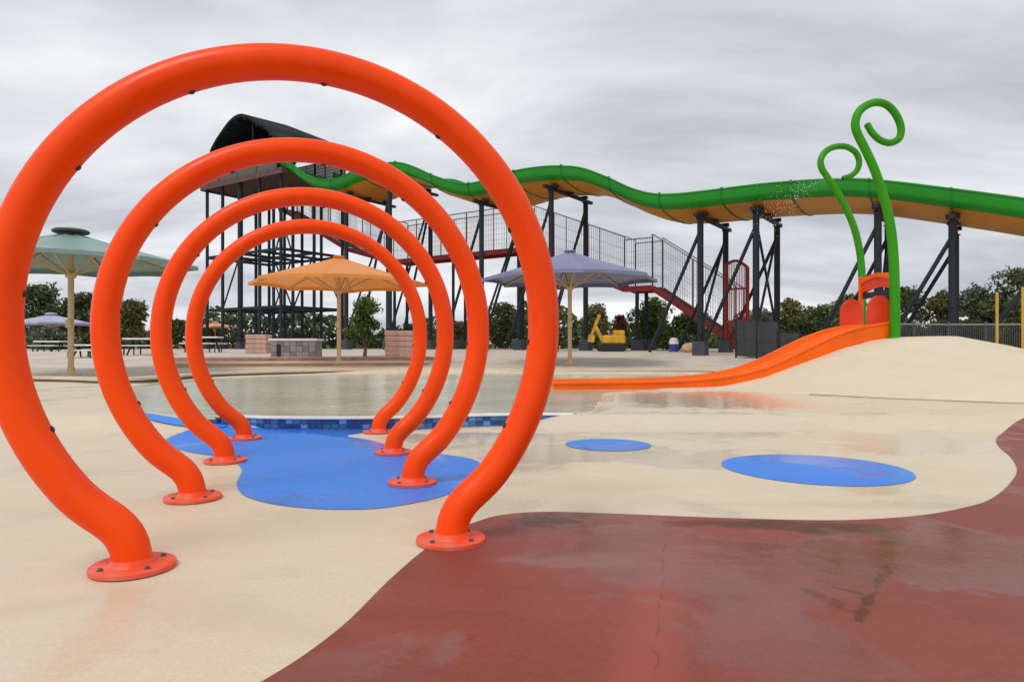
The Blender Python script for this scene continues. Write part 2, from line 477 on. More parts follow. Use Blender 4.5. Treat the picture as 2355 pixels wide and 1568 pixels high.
def axis(lo, fine_lo, fine_hi, hi, step, grow):
    a = list(np.arange(fine_lo, fine_hi + 1e-6, step))
    s_ = step
    while a[-1] < hi: s_ *= grow; a.append(min(a[-1] + s_, hi))
    s_ = step; b = []
    x = fine_lo
    while x > lo: s_ *= grow; x = max(x - s_, lo); b.append(x)
    return np.array(b[::-1] + a)

_dirt = [(-1.9, 2.6, 0.5, 0.10, 0.5, (0.56, 0.45, 0.30), -0.4), (-0.9, 2.5, 0.6, 0.12, -0.3, (0.57, 0.47, 0.33), -0.4), (-3.0, 4.2, 0.8, 0.2, 0.2, (0.56, 0.46, 0.31), -0.35),
         (0.7, 4.9, 0.5, 0.12, 0.1, (0.55, 0.44, 0.28), -0.4), (2.2, 4.35, 0.9, 0.10, -0.05, (0.54, 0.43, 0.26), -0.45)]
CREAM = floor_mat("cream_coating", (0.655, 0.565, 0.415), (0.645, 0.535, 0.375), (0.71, 0.615, 0.475), rough=0.5, wet=0.55, wet_lo=0.45, wet_hi=0.62, fine=0.09, dirt_sheen=_dirt, wetdark=0.93, gloss=0.12,
                  pools=[(3.6, 11.2, 2.3, 1.9, 0.1, 0.95), (2.0, 8.3, 1.6, 0.7, 0.0, 0.75), (0.6, 6.5, 1.1, 0.6, 0.3, 0.7), (-0.2, 7.6, 1.2, 0.5, 0, 0.8), (4.2, 6.9, 1.2, 0.5, 0.2, 0.6)])
SANDC = floor_mat("pale_paving", (0.60, 0.52, 0.44), (0.50, 0.42, 0.35), (0.64, 0.58, 0.51), rough=0.75, wet=0.1, fine=0.1, seed=4.0)
SCRUB = floor_mat("dry_ground", (0.28, 0.22, 0.15), (0.16, 0.15, 0.08), (0.20, 0.18, 0.10), rough=0.9, wet=0.0, fine=0.2, seed=9.0)

ax_ = axis(-900, -9.5, 13.5, 900, 0.125, 1.16)
ay_ = axis(-40, 1.0, 27.0, 1500, 0.125, 1.14)
GX, GY = np.meshgrid(ax_, ay_)
GZ = ground_z(GX, GY)
nx, ny = len(ax_), len(ay_)
me = bpy.data.meshes.new("ground")
verts = np.stack([GX.ravel(), GY.ravel(), GZ.ravel()], 1)
ii = np.arange(nx * ny).reshape(ny, nx)
quads = np.stack([ii[:-1, :-1].ravel(), ii[:-1, 1:].ravel(), ii[1:, 1:].ravel(), ii[1:, :-1].ravel()], 1)
me.from_pydata(verts.tolist(), [], quads.tolist())
for m_ in (CREAM, SANDC, SCRUB): me.materials.append(m_)
cx_ = verts[quads].mean(1)
mi = np.zeros(len(quads), int)
mi[cx_[:, 1] > np.interp(cx_[:, 0], [p[0] for p in far_edge], [p[1] for p in far_edge]) + 0.2] = 1
mi[(cx_[:, 1] > 52)] = 2
mi[(np.abs(cx_[:, 0]) > 40)] = 2
me.polygons.foreach_set("material_index", mi)
me.polygons.foreach_set("use_smooth", [True] * len(quads))
me.update()
ground = link("ground", me)
tag(ground, "cream coated splash pad ground running back to pale paving and dry earth", None, None, "structure")

def grid_z(X, Y):
    i = np.clip(np.searchsorted(ay_, Y) - 1, 0, ny - 2); j = np.clip(np.searchsorted(ax_, X) - 1, 0, nx - 2)
    tx = (X - ax_[j]) / (ax_[j + 1] - ax_[j]); ty = (Y - ay_[i]) / (ay_[i + 1] - ay_[i])
    return (GZ[i, j] * (1 - tx) + GZ[i, j + 1] * tx) * (1 - ty) + (GZ[i + 1, j] * (1 - tx) + GZ[i + 1, j + 1] * tx) * ty

def drape(name, pts, m, dz, label, step=0.25, kind="structure", parent=None):
    """a thin sheet with the given outline laid over the ground"""
    bm = bmesh.new()
    vs_ = [bm.verts.new((p[0], p[1], 0)) for p in pts]
    f = bm.faces.new(vs_)
    xs = [p[0] for p in pts]; ys = [p[1] for p in pts]
    for k in np.arange(math.floor(min(xs) / step) * step, max(xs), step):
        bmesh.ops.bisect_plane(bm, geom=bm.verts[:] + bm.edges[:] + bm.faces[:], plane_co=(k, 0, 0), plane_no=(1, 0, 0), dist=1e-5)
    for k in np.arange(math.floor(min(ys) / step) * step, max(ys), step):
        bmesh.ops.bisect_plane(bm, geom=bm.verts[:] + bm.edges[:] + bm.faces[:], plane_co=(0, k, 0), plane_no=(0, 1, 0), dist=1e-5)
    bmesh.ops.triangulate(bm, faces=[f for f in bm.faces if len(f.verts) > 4])
    z = grid_z(np.array([v.co.x for v in bm.verts]), np.array([v.co.y for v in bm.verts]))
    for v, q in zip(bm.verts, z): v.co.z = q + dz
    bmesh.ops.recalc_face_normals(bm, faces=bm.faces)
    if sum(f.normal.z for f in bm.faces) < 0: bmesh.ops.reverse_faces(bm, faces=bm.faces)
    me = bpy.data.meshes.new(name); bm.to_mesh(me); bm.free()
    me.materials.append(m)
    o = link(name, me, parent)
    return tag(o, label, None, None, kind)

BR = (0.085, 0.026, 0.001)
st = []
for (px, py, rx, ry, rot, c, s_) in [
        (1262, 1200, 0.20, 0.07, -0.15, BR, 0.75), (1240, 1186, 0.12, 0.04, 0, BR, 0.5), (1385, 1206, 0.10, 0.03, 0, BR, 0.5),
        (1565, 1208, 0.10, 0.05, 0.2, BR, 0.6), (1700, 1205, 0.30, 0.06, -0.05, BR, 0.6), (1830, 1212, 0.40, 0.10, -0.08, BR, 0.72),
        (1960, 1218, 0.36, 0.09, 0.1, BR, 0.68), (2040, 1235, 0.07, 0.16, 0.1, (0.10, 0.07, 0.02), 0.55),
        (1978, 1415, 0.022, 0.10, -0.62, BR, 0.85), (1997, 1380, 0.022, 0.10, -0.62, BR, 0.85), (1958, 1362, 0.016, 0.07, 0.75, BR, 0.75), (2022, 1338, 0.018, 0.10, -0.62, BR, 0.65),
        (1880, 1370, 0.03, 0.07, 0.3, BR, 0.65), (1925, 1390, 0.03, 0.05, 0.1, BR, 0.5), (1910, 1290, 0.03, 0.06, 0.1, BR, 0.4), (2040, 1312, 0.015, 0.06, -0.5, BR, 0.5), (1945, 1405, 0.02, 0.03, 0.4, BR, 0.5), (1900, 1340, 0.02, 0.05, 0.9, BR, 0.45)]:
    q = G(px, py); st.append((q[0], q[1], rx, ry, rot, c, s_))
wr = []  # lighter red patches: sky sheen on the wet crest, painted into the colour
for (px, py, rx, ry, rot, c, s_) in [
        (1490, 1500, 0.10, 0.8, -0.28, (0.34, 0.070, 0.048), -0.75), (1560, 1262, 0.22, 0.34, -0.3, (0.33, 0.080, 0.06), -0.7),
        (1330, 1290, 0.30, 0.10, 0, (0.33, 0.14, 0.13), -0.6)]:
    q = G(px, py); wr.append((q[0], q[1], rx, ry, rot, c, s_))
c0, c1 = G(1497, 1600), G(1530, 1225)
MAROON = floor_mat("maroon_coating", (0.225, 0.046, 0.027), (0.255, 0.060, 0.040), (0.190, 0.040, 0.026), rough=0.5, wet=0.75, wet_lo=0.45, wet_hi=0.60,
                   pools=[(*G(1560, 1275), 0.55, 0.35, 0.2, 0.9), (*G(2150, 1300), 0.8, 0.35, -0.2, 0.9), (*G(1330, 1285), 0.35, 0.12, 0.0, 0.8), (*G(1800, 1480), 0.3, 0.35, 0.3, 0.7)],
                   stains=st, dirt_sheen=wr, crack=(c0[0], c0[1], c1[0], c1[1]), seed=2.0, fine=0.14, gloss=0.13, wetdark=0.85)
BLUE = floor_mat("blue_coating", (0.030, 0.205, 0.74), (0.040, 0.235, 0.78), (0.024, 0.175, 0.68), rough=0.45, wet=0.6, wet_lo=0.46, wet_hi=0.62, seed=6.0, fine=0.08, gloss=0.12, wetdark=0.9)

mar_px = [(605, 1568), (700, 1508), (800, 1430), (890, 1340), (965, 1274), (1030, 1228), (1090, 1203), (1150, 1186), (1250, 1178), (1400, 1182), (1600, 1190),
          (1800, 1196), (1950, 1197), (2100, 1188), (2200, 1172), (2275, 1150), (2322, 1112), (2338, 1080), (2322, 1050), (2296, 1026), (2291, 1008), (2316, 992), (2370, 981), (2470, 968)]
mar = [tuple(p) for p in catmull([G(*p) for p in mar_px], 6)]
mar = mar + [(9.5, 9.0), (9.5, -8.0), (-3.4, -8.0), (-2.4, -0.5)]
drape("maroon_surfacing", mar, MAROON, 0.006, "maroon red rubber surfacing filling the lower right foreground", 0.5)

lag_px = [(545, 1118), (562, 1140), (620, 1158), (700, 1168), (790, 1172), (880, 1168), (980, 1151), (1060, 1126), (1102, 1095), (1110, 1072), (1085, 1056), (1030, 1046), (950, 1036),
          (900, 1026), (850, 1012), (797, 1003), (830, 996), (872, 989), (850, 987), (700, 987), (560, 985), (500, 985), (452, 990), (405, 999), (380, 1014), (398, 1029), (440, 1041), (490, 1048), (535, 1060), (556, 1080), (548, 1100)]
lag = [tuple(p) for p in catmull([G(*p) for p in lag_px], 5, True)]
drape("blue_lagoon_surfacing", lag, BLUE, 0.004, "large irregular blue rubber patch beneath the orange hoops", 0.25)
arm_px = [(332, 952), (380, 959), (440, 968), (500, 974), (520, 983), (470, 987), (400, 979), (345, 967)]
def on_ground(px, py):
    """where the sight line through a survey point meets the ground"""
    Ys = np.arange(6.5, 11, 0.01); Xs = (px - 1177.0) * Ys / F
    k = np.argmax(ground_z(Xs, Ys) >= EYE - (py - HOR) * Ys / F)
    return (float(Xs[k]), float(Ys[k]))
arm = [tuple(p) for p in catmull([on_ground(px, py) for px, py in arm_px], 5, True)]
drape("blue_band_surfacing", arm, BLUE, 0.016, "narrow blue band curving along the left edge of the pool", 0.12)

def disc(px, py, r_px, name, label):
    x, y = G(px, py); r = r_px * y / F
    pts = [(x + r * math.cos(a) * (1 + 0.012 * math.sin(3 * a)), y + r * math.sin(a)) for a in np.linspace(0, 2 * math.pi, 48, endpoint=False)]
    drape(name, pts, BLUE, 0.004, label, 0.5)
disc(1872, 1077, 203, "blue_disc_surfacing", "larger round blue dot painted on the cream pad nearest the maroon")
disc(1398, 1022.5, 98, "blue_disc_surfacing", "smaller round blue dot painted on the cream pad beyond the large one")

# pool water
wpoly = [(x, y + 0.09) for (x, y) in WALLS] + [(2.6, 9.6), (3.4, 13.0), (8.5, 14.5), (9.0, 23.2), (-1, 23.6), (-12, 22.0), (-11, 9.8), G(292, 936, zp), G(330, 947, zp), G(400, 956, zp), G(470, 963, zp)]
bm = bmesh.new()
f_ = bm.faces.new([bm.verts.new((x, y, WATER_Z)) for x, y in wpoly])
bmesh.ops.triangulate(bm, faces=[f_])
bmesh.ops.recalc_face_normals(bm, faces=bm.faces)
if sum(f.normal.z for f in bm.faces) < 0: bmesh.ops.reverse_faces(bm, faces=bm.faces)
me = bpy.data.meshes.new("pool_water"); bm.to_mesh(me); bm.free(); me.materials.append(WATER)
tag(link("pool_water", me), "shallow rippled pool water behind the hoops", None, None, "structure")

# tiled pool wall
pw = empty("pool_wall", (*WALLS[len(WALLS) // 2], 0), "low white coped pool wall faced with dark blue tiles", "wall")
mb = MB()
secs = []
for i, (x, y) in enumerate(WALLS):
    x2, y2 = WALLS[min(i + 1, len(WALLS) - 1)]; x1, y1 = WALLS[max(i - 1, 0)]
    tx, ty = x2 - x1, y2 - y1; L = math.hypot(tx, ty); tx /= L; ty /= L
    secs.append((x, y, tx, ty))
WT = 0.155
mb.sheet([[(x - ty_ * o, y + tx_ * o, z) for (o, z) in ((0.012, -0.05), (0.012, WT - 0.02), (0.10, WT - 0.02), (0.10, -0.3))] for (x, y, tx_, ty_) in secs], False)
mb.build("core", mat("blue_grout", (0.16, 0.30, 0.55), 0.6), pw)
mb = MB()
mb.sheet([[(x - ty_ * o, y + tx_ * o, z) for (o, z) in ((-0.012, WT - 0.02), (-0.012, WT), (0.0, WT + 0.005), (0.115, WT + 0.005), (0.125, WT), (0.125, WT - 0.02), (-0.012, WT - 0.02))] for (x, y, tx_, ty_) in secs], False)
mb.build("coping", WHITECOPE, pw)
tmats = [mat("tile_%s" % k, c, 0.2, var=0.1, vscale=20) for k, c in (("navy", (0.012, 0.055, 0.22)), ("mid_blue", (0.04, 0.16, 0.46)), ("teal_blue", (0.03, 0.13, 0.30)), ("light_blue", (0.10, 0.27, 0.62)))]
random.seed(5)
arc = [0]
for a, b in zip(WALLS[:-1], WALLS[1:]): arc.append(arc[-1] + math.hypot(b[0] - a[0], b[1] - a[1]))
tile_me = {}
TW, TH = 0.094, 0.058
for k, m_ in enumerate(tmats):
    q = MB().box((0, 0, 0), (TW - 0.008, 0.014, TH - 0.007), bevel=0.002)
    me = bpy.data.meshes.new("tile"); me.from_pydata(q.v, [], q.f); me.materials.append(m_); me.update(); tile_me[k] = me
s_ = 0.06
wxs = np.array(WALLS)
while s_ < arc[-1] - 0.05:
    x = float(np.interp(s_, arc, wxs[:, 0])); y = float(np.interp(s_, arc, wxs[:, 1]))
    x2 = float(np.interp(s_ + .05, arc, wxs[:, 0])); y2 = float(np.interp(s_ + .05, arc, wxs[:, 1]))
    a = math.atan2(y2 - y, x2 - x)
    for r in range(2):
        z = WT - 0.024 - TH * (r + 0.5)
        if z + TH / 2 < gz1(x, y - 0.05) + 0.012: continue
        o = link("tile", tile_me[random.choices((0, 1, 2, 3), (5, 3, 2, 2))[0]], pw)
        o.location = Vector((x - math.sin(a) * 0.004, y + math.cos(a) * 0.004, z)) - Vector(pw.location)
        o.rotation_euler = (random.uniform(-.02, .02), 0, a)
    s_ += TW

# far coping and the stepped retaining wall on the left bank
def ribbon_wall(name, pts, h, th, m, label, cap=None, capm=None, cat="wall", z0=-0.2):
    root = empty(name, (*pts[len(pts) // 2], gz1(*pts[len(pts) // 2])), label, cat)
    rows = []; rows2 = []
    for i, (x, y, *zz) in enumerate([tuple(p) for p in pts]):
        a = pts[max(i - 1, 0)]; b = pts[min(i + 1, len(pts) - 1)]
        tx, ty = b[0] - a[0], b[1] - a[1]; L = math.hypot(tx, ty); tx /= L; ty /= L
        top = h if not callable(h) else h(x, y)
        rows.append([(x - ty * o, y + tx * o, z) for o, z in ((0, top + z0 - 0.3), (0, top), (th, top), (th, top + z0 - 0.3))])
        rows2.append([(x - ty * o, y + tx * o, z) for o, z in ((-0.05, top), (-0.05, top + 0.06), (th + 0.03, top + 0.06), (th + 0.03, top), (-0.05, top))])
    MB().sheet(rows, False).build("wall_face", m, root)
    if cap: MB().sheet(rows2, False).build("coping", capm or COPE, root)
    return root
ribbon_wall("pool_edge_wall", far_edge, 0.225, 0.35, mat("shaded_olive_stone", (0.17, 0.145, 0.085), 0.6, var=0.25, vscale=1.5), "tan coped kerb along the far side of the pool", True, COPE, "kerb", z0=-0.1)  # face coloured dark olive to paint in the shade beneath the coping
tw1 = [tuple(p) for p in catmull([(gx(px, Y), Y) for px, Y in [(405, 24.4), (560, 25.0), (760, 25.6), (985, 26.2)]], 6)]
ribbon_wall("retaining_wall", tw1, 0.42, 0.4, TAN, "lower step of the tan sandstone terrace behind the pool", True)
tw2 = [tuple(p) for p in catmull([(gx(px, Y), Y) for px, Y in [(380, 27.4), (560, 28.0), (760, 28.6), (1000, 29.0)]], 6)]
ribbon_wall("retaining_wall", tw2, 0.56, 0.4, PINK, "upper pinkish step of the sandstone terrace behind the pool", True, PINK)

# ================================================================ mound with the small slide
def mound_h(X, Y):
    X = np.asarray(X, float); Y = np.asarray(Y, float)
    zc_ = np.interp(X, [3.2, 4.5, 5.4, 6.3, 7.2, 7.9, 8.6, 9.4, 10.3, 11.2, 12.4, 14, 17, 20], [0.12, 0.20, 0.36, 0.68, 1.0, 1.16, 1.225, 1.245, 1.10, 0.88, 0.70, 0.5, 0.3, 0.1])
    yf = np.interp(X, [3.2, 5.4, 6.0, 8.0, 10, 20], [13.6, 12.2, 11.3, 9.9, 9.2, 8.6])
    yc = np.interp(X, [3.2, 6, 9, 12, 20], [14.2, 14.4, 14.6, 14.8, 15.2])
    t = np.clip((Y - yf) / (yc - yf), -0.3, 1)
    tt = np.where(t > 0.82, 0.82 + 0.18 * np.sin((t - 0.82) / 0.18 * math.pi / 2) * 0.75, t) / 0.955
    tt = np.where(t < 0.06, t * 0.9, tt)
    back = 1 - sstep((Y - 17.2) / 2.2)
    base = 0.165
    z = base + (zc_ - base) * np.minimum(tt, 1.0) * back - 0.25 * sstep((Y - 17.5) / 2.0)
    z = z + 0.012 * np.sin(X * 2.1 + Y) * np.clip(t, 0, 1)
    z = z - 0.9 * np.clip(-t, 0, 1) - 0.02 * (t < 0)
    return z
mxa = np.linspace(3.2, 20, 120); mya = np.linspace(8.4, 19.6, 90)
MX, MY = np.meshgrid(mxa, mya); MZ = mound_h(MX, MY)
edge = np.minimum.reduce([MX - 3.2, 20 - MX, 19.6 - MY])
MZ = MZ - 0.35 * sstep((0.35 - edge) / 0.35)
rows = [[(MX[i, j], MY[i, j], MZ[i, j]) for j in range(len(mxa))] for i in range(len(mya))]
CREAM2 = floor_mat("mound_coating", (0.68, 0.585, 0.44), (0.65, 0.545, 0.39), (0.70, 0.61, 0.47), rough=0.55, wet=0.3, wet_lo=0.5, wet_hi=0.66, fine=0.06, seed=12.0, wetdark=0.93,
                   stains=[(11.6, 14.2, 0.5, 0.10, -0.1, (0.42, 0.33, 0.17), 0.5), (10.6, 14.4, 0.4, 0.08, 0, (0.45, 0.36, 0.2), 0.5), (11.9, 13.0, 0.6, 0.12, -0.2, (0.42, 0.33, 0.18), 0.45)])
mb = MB().sheet(rows)
mo = mb.build("mound", CREAM2, None, True, fix=False)
tag(mo, "cream coated mound carrying the small orange slide", None, None, "structure")
# expansion joint at the foot of the mound
jl = [(x, float(np.interp(x, [5.4, 6.0, 8.0, 10, 20], [12.2, 11.3, 9.9, 9.2, 8.6])) - 0.02) for x in np.linspace(5.3, 16, 40)]
mb = MB()
mb.tube([(x, y, max(gz1(x, y), float(mound_h(x, y))) + 0.0) for x, y in jl], 0.016, 6)
tag(mb.build("joint_strip", mat("brown_sealant", (0.33, 0.24, 0.13), 0.7)), "thin brown joint line along the foot of the cream mound", None, None, "structure")

# ---- small orange slide
sl = empty("kiddie_slide", (8.6, 15.6, 1.2), "twin lane orange slide running down the cream mound into the pool", "slide")
def zt_slide(X): return np.interp(X, [0.8, 3.0, 3.8, 4.5, 5.0, 5.5, 6.0, 6.5, 7.0, 7.5, 8.0, 8.6, 9.4], [0.25, 0.27, 0.30, 0.36, 0.44, 0.58, 0.79, 1.03, 1.25, 1.41, 1.51, 1.56, 1.58])
def yn_slide(X): return np.interp(X, [0.8, 3.5, 6, 9.4], [14.25, 14.4, 14.7, 15.28])
XS = np.linspace(0.9, 8.52, 84)
zs = zt_slide(XS)
for _ in range(3): zs = np.convolve(np.pad(zs, 2, mode='edge'), np.ones(5) / 5, 'valid')
yn = yn_slide(XS)
W_ = 1.45
sl_prof_near = [(-0.03, -0.33), (-0.03, -0.03), (-0.05, -0.015), (-0.05, 0.02), (0.0, 0.035), (0.06, 0.02), (0.07, -0.02), (0.11, -0.16), (0.20, -0.25), (0.36, -0.28), (0.52, -0.25), (0.62, -0.14), (0.67, -0.03), (0.725, 0.0)]
sl_prof = sl_prof_near + [(W_ - o, z) for o, z in sl_prof_near[-2::-1]]
rows = [[(XS[i], yn[i] + o, zs[i] + z) for o, z in sl_prof] for i in range(len(XS))]
MB().sheet(rows).build("chute", ORANGE_FG, sl, True)
MB().prism([(XS[0], yn[0] + o, zs[0] + z) for o, z in sl_prof], (-0.03, 0, 0)).build("end_lip", ORANGE_FG, sl)
mb = MB()
for X in (1.6, 3.0):
    y = float(yn_slide(X))
    for yy in (y + 0.25, y + W_ - 0.25):
        mb2 = MB().box((X, yy, (gz1(X, yy) + 0.0 + float(zt_slide(X)) - 0.28) / 2 - 0.1), (0.12, 0.12, 0.5)); mb2.build("foot", STEEL, sl)
# entry gate
ga = empty("slide_gate", (8.5, 16.0, 1.2), "red orange entry gate with arched header at the top of the small slide", "gate")
gy0, gy1 = 15.22, 16.66
GXG = 8.50
for yy in (gy0 + 0.02, gy1 - 0.02):
    MB().box((GXG, yy, 1.95), (0.09, 0.09, 1.55), bevel=0.012).build("post", REDPANEL if yy < 16 else ORANGE_FG, ga)
pts = []
for k in range(13):
    t = k / 12; pts.append((GXG, gy0 - 0.05 + (gy1 - gy0 + 0.1) * t, 2.62 + 0.12 * math.sin(math.pi * t)))
low = [(GXG, y, z - 0.34 + 0.02 * math.sin(i / 12 * math.pi)) for i, (x, y, z) in enumerate(pts)]
MB().prism([Vector(p) for p in pts + low[::-1]], (0.10, 0, 0)).build("header", REDPANEL, ga)
MB().prism([Vector((GXG - 0.03, y, z)) for _, y, z in [p for p in pts[1:-1]] + [(0, y, z + 0.22) for _, y, z in low[1:-1][::-1]]], (0.03, 0, 0)).build("header_trim", ORANGE_FG, ga)
MB().box((GXG + 0.05, (gy0 + gy1) / 2, 2.25), (0.05, gy1 - gy0 - 0.14, 0.14)).build("cross_bar", BLACK, ga)
for yy in (gy0 + 0.06, gy1 - 0.14):
    out = []
    for k in range(17):
        a = math.pi * k / 16
        out.append((GXG - 0.27 + 0.27 * math.cos(a), yy, 1.75 + 0.42 * math.sin(a) ** 0.8))
    out += [(GXG - 0.54, yy, 1.3), (GXG, yy, 1.3)]
    MB().prism([Vector(p) for p in out], (0, 0.07, 0)).build("side_shield", REDPANEL, ga)

# ---- green curled spray pipes
def curl(name, label, pts_px, Y, r0, r1, dY=0.0, zbase=None):
    pts = [P(px, py, Y + dY * i / (len(pts_px) - 1)) for i, (px, py) in enumerate(pts_px)]
    if zbase is not None: pts[0].z = zbase
    path = catmull([tuple(p) for p in pts], 8)
    n = len(path)
    root = empty(name, tuple(pts[0]), label, "spray pipe")
    MB().tube(path, [r0 + (r1 - r0) * i / (n - 1) for i in range(n)], 16).build("curled_tube", GREEN_PIPE, root)
    b = pts[0]
    MB().lathe((b.x, b.y, float(mound_h(b.x, b.y)) - 0.02), [(r0 * 1.5, 0), (r0 * 1.5, 0.025), (r0 * 1.15, 0.035), (r0 * 1.08, 0.06)], 24).build("base_flange", GREEN_PIPE, root)
    e, e2 = Vector(path[-1]), Vector(path[-2])
    dr = (e - e2).normalized()
    MB().lathe(e, [(r1 * 0.72, -0.02), (r1 * 0.72, 0.012)], 14, axis=dr).build("nozzle", BLACK, root)
    return root
curl("curled_spray_pipe", "taller thick green pipe curling to the right above the slide",
     [(2057, 785), (2057, 700), (2056, 640), (2054, 590), (2049, 535), (2040, 485), (2026, 435), (2008, 385), (1988, 342), (1973, 312), (1966, 288), (1972, 262), (1990, 244), (2015, 236), (2040, 243), (2060, 265), (2071, 294), (2067, 318), (2047, 329), (2024, 323), (2005, 306), (1993, 286)], 15.0, 0.108, 0.070, 0.25, 1.16)
curl("curled_spray_pipe", "shorter thin green pipe curling above the big slide edge",
     [(1982, 770), (1982, 715), (1982, 660), (1980, 610), (1974, 565), (1962, 520), (1944, 478), (1922, 438), (1902, 408), (1889, 387), (1887, 367), (1899, 348), (1920, 338), (1945, 338), (1966, 350), (1975, 370), (1971, 390), (1957, 404), (1938, 411)], 17.4, 0.092, 0.072, 0.5, 1.1)

# ================================================================ hoops
RINGS = [(-1.015, 3.306, 0.300), (-1.421, 4.767, 0.352), (-1.820, 6.225, 0.335), (-2.251, 7.760, 0.395)]
RR, RT, ZC, SH = 1.2404, 0.083, 1.1263, 0.7325
hoop_labels = ["nearest and largest looking orange spray hoop, cut by the left edge", "second orange spray hoop from the front, standing astride the blue patch edge",
               "third orange spray hoop from the front, around the orange umbrella", "farthest orange spray hoop, nearest the tiled pool wall"]
def hoop_path():
    a_end = -math.acos(0.80 / RR)                       # where the circle hands over to the foot bend
    a_end = math.asin(-(ZC - 0.36) / RR)
    arcp = [(RR * math.cos(t), ZC + RR * math.sin(t)) for t in np.linspace(a_end, math.pi - a_end, 110)]
    x0, z0 = arcp[0]
    tx, tz = math.sin(-a_end) * -1, -math.cos(a_end)    # heading down the right leg
    foot = []
    p0 = np.array([x0, z0]); p3 = np.array([SH, -0.02])
    T0 = np.array([-math.sin(-a_end), -math.cos(a_end)])
    p1 = p0 + T0 * 0.20; p2 = p3 + np.array([0, 0.24])
    for t in np.linspace(0, 1, 16)[1:]:
        q = (1 - t) ** 3 * p0 + 3 * (1 - t) ** 2 * t * p1 + 3 * (1 - t) * t * t * p2 + t ** 3 * p3
        foot.append((q[0], q[1]))
    right = foot[::-1]
    left = [(-x, z) for x, z in foot]
    return right + arcp + left
HP = hoop_path()
HN = [5 + 30 * k for k in (-4, -3, -2, -1, 0, 1, 2, 3)] + [118]
proto = None
for i, (cx, cy, yaw) in enumerate(RINGS):
    if proto is None:
        root = empty("spray_hoop", (0, 0, 0), None, "spray hoop", "row of orange spray hoops")
        kids = []
        tb = MB().tube([(x, 0, z) for x, z in HP], RT, 32, False).build("hoop_tube", ORANGE, root); kids.append((tb, []))
        for sx in (-1, 1):
            pl = MB().lathe((sx * SH, 0, 0.0), [(0.178, 0), (0.178, 0.018), (0.172, 0.022), (0.10, 0.022), (0.093, 0.03), (0.086, 0.05)], 40).build("base_plate", ORANGE_PLATE, root)
            sub = []
            for k in range(4):
                a = 2 * math.pi * (k + 0.4) / 4
                bo = MB().lathe((sx * SH + 0.138 * math.cos(a), 0.138 * math.sin(a), 0.021), [(0.015, 0), (0.015, 0.004), (0.010, 0.006), (0.010, 0.012)], 8, smooth=False).build("bolt", BOLT, pl)
                sub.append(bo)
            kids.append((pl, sub))
        for a in HN:
            t = math.pi / 2 - rad(a)
            c = Vector((math.cos(t), 0, math.sin(t)))
            p = Vector((0, 0, ZC)) + c * (RR - RT + 0.006)
            nzl = MB().lathe(p, [(0.016, 0), (0.016, 0.008), (0.010, 0.013)], 10, axis=-c).build("nozzle", BLACK, root)
            kids.append((nzl, []))
        proto = (root, kids)
        r = root
    else:
        r = proto[0].copy(); COL.objects.link(r)
        for k, sub in proto[1]:
            c = k.copy(); COL.objects.link(c); c.parent = r
            for b in sub:
                e = b.copy(); COL.objects.link(e); e.parent = c
    r.location = (cx, cy, 0.006); r.rotation_euler = (0, 0, yaw)
    r["label"] = hoop_labels[i]; r["category"] = "spray hoop"; r["group"] = "row of orange spray hoops"

# ================================================================ the long waterslide
UX = Vector((1, -0.68, 0)).normalized(); VX = Vector((0.68, 1, 0)).normalized()
def near_pt(px, c=38.2):
    a = (px - 1177) / F; Y = c / (1 + 0.68 * a); return a * Y, Y
prof = [(640, 362), (668, 374), (700, 398), (740, 413), (780, 408), (815, 392), (870, 377), (915, 373), (950, 382), (1000, 404), (1060, 421), (1110, 415), (1180, 393), (1240, 383), (1290, 381),
        (1340, 386), (1400, 408), (1450, 431), (1500, 444), (1550, 445), (1620, 438), (1750, 422), (1880, 412), (1960, 410), (2040, 415), (2150, 428), (2260, 442), (2354, 455), (2480, 474), (2620, 500)]
pp = []
for px, py in prof:
    x, y = near_pt(px); pp.append((x, y, gz(py, y)))
path = [Vector(p) for p in catmull(pp, 6)]
ws = empty("waterslide", (path[len(path) // 2].x, path[len(path) // 2].y, gz1(2, 36)), "long wavy green and yellow waterslide on dark steel legs", "waterslide")
SW = 5.2
GREEN_FLANGE = mat('green_flange', (0.016, 0.20, 0.022), 0.45, var=0.15, vscale=2.0, spec=0.25)
def strip(profile):
    return [[tuple(p + VX * o + Vector((0, 0, z))) for o, z in profile] for p in path]
near_w = [(0.10, -0.02), (0.06, 0.0), (-0.05, 0.0), (-0.09, -0.03), (-0.09, -0.07), (-0.05, -0.10), (-0.02, -0.45), (0.02, -0.54), (0.14, -0.62), (0.40, -0.72)]
inner = [(0.44, -0.66), (0.20, -0.56), (0.10, -0.44), (0.10, -0.02)]
MB().sheet(strip(near_w + inner)).build("side_wall", GREEN_FG, ws, True)
far_w = [(SW - o, z) for o, z in (near_w + inner)]
MB().sheet(strip(far_w)).build("side_wall", GREEN_FG, ws, True)
und = [(0.38, -0.715), (0.9, -0.82), (1.75, -0.92), (2.6, -0.94), (3.45, -0.92), (4.3, -0.82), (SW - 0.38, -0.715)]
top = [(o, z + 0.10) for o, z in und[::-1]]
MB().sheet(strip(und + top + und[:1])).build("chute", YELLOW_FG, ws, True)
for o in (1.5, 2.6, 3.7):
    MB().sheet(strip([(o - 0.08, -0.84), (o - 0.03, -0.52), (o + 0.03, -0.52), (o + 0.08, -0.84)])).build("lane_divider", GREEN_FG, ws, True)
acc = 0.0
ring_prof = [(0.08, 0.02), (-0.07, 0.02), (-0.12, -0.02), (-0.12, -0.09), (-0.075, -0.12), (-0.05, -0.46), (-0.01, -0.57), (0.13, -0.65), (0.40, -0.755), (0.9, -0.86), (1.75, -0.96), (2.6, -0.98), (3.45, -0.96), (4.3, -0.86), (SW - 0.40, -0.755), (SW - 0.13, -0.65), (SW + 0.03, -0.5)]
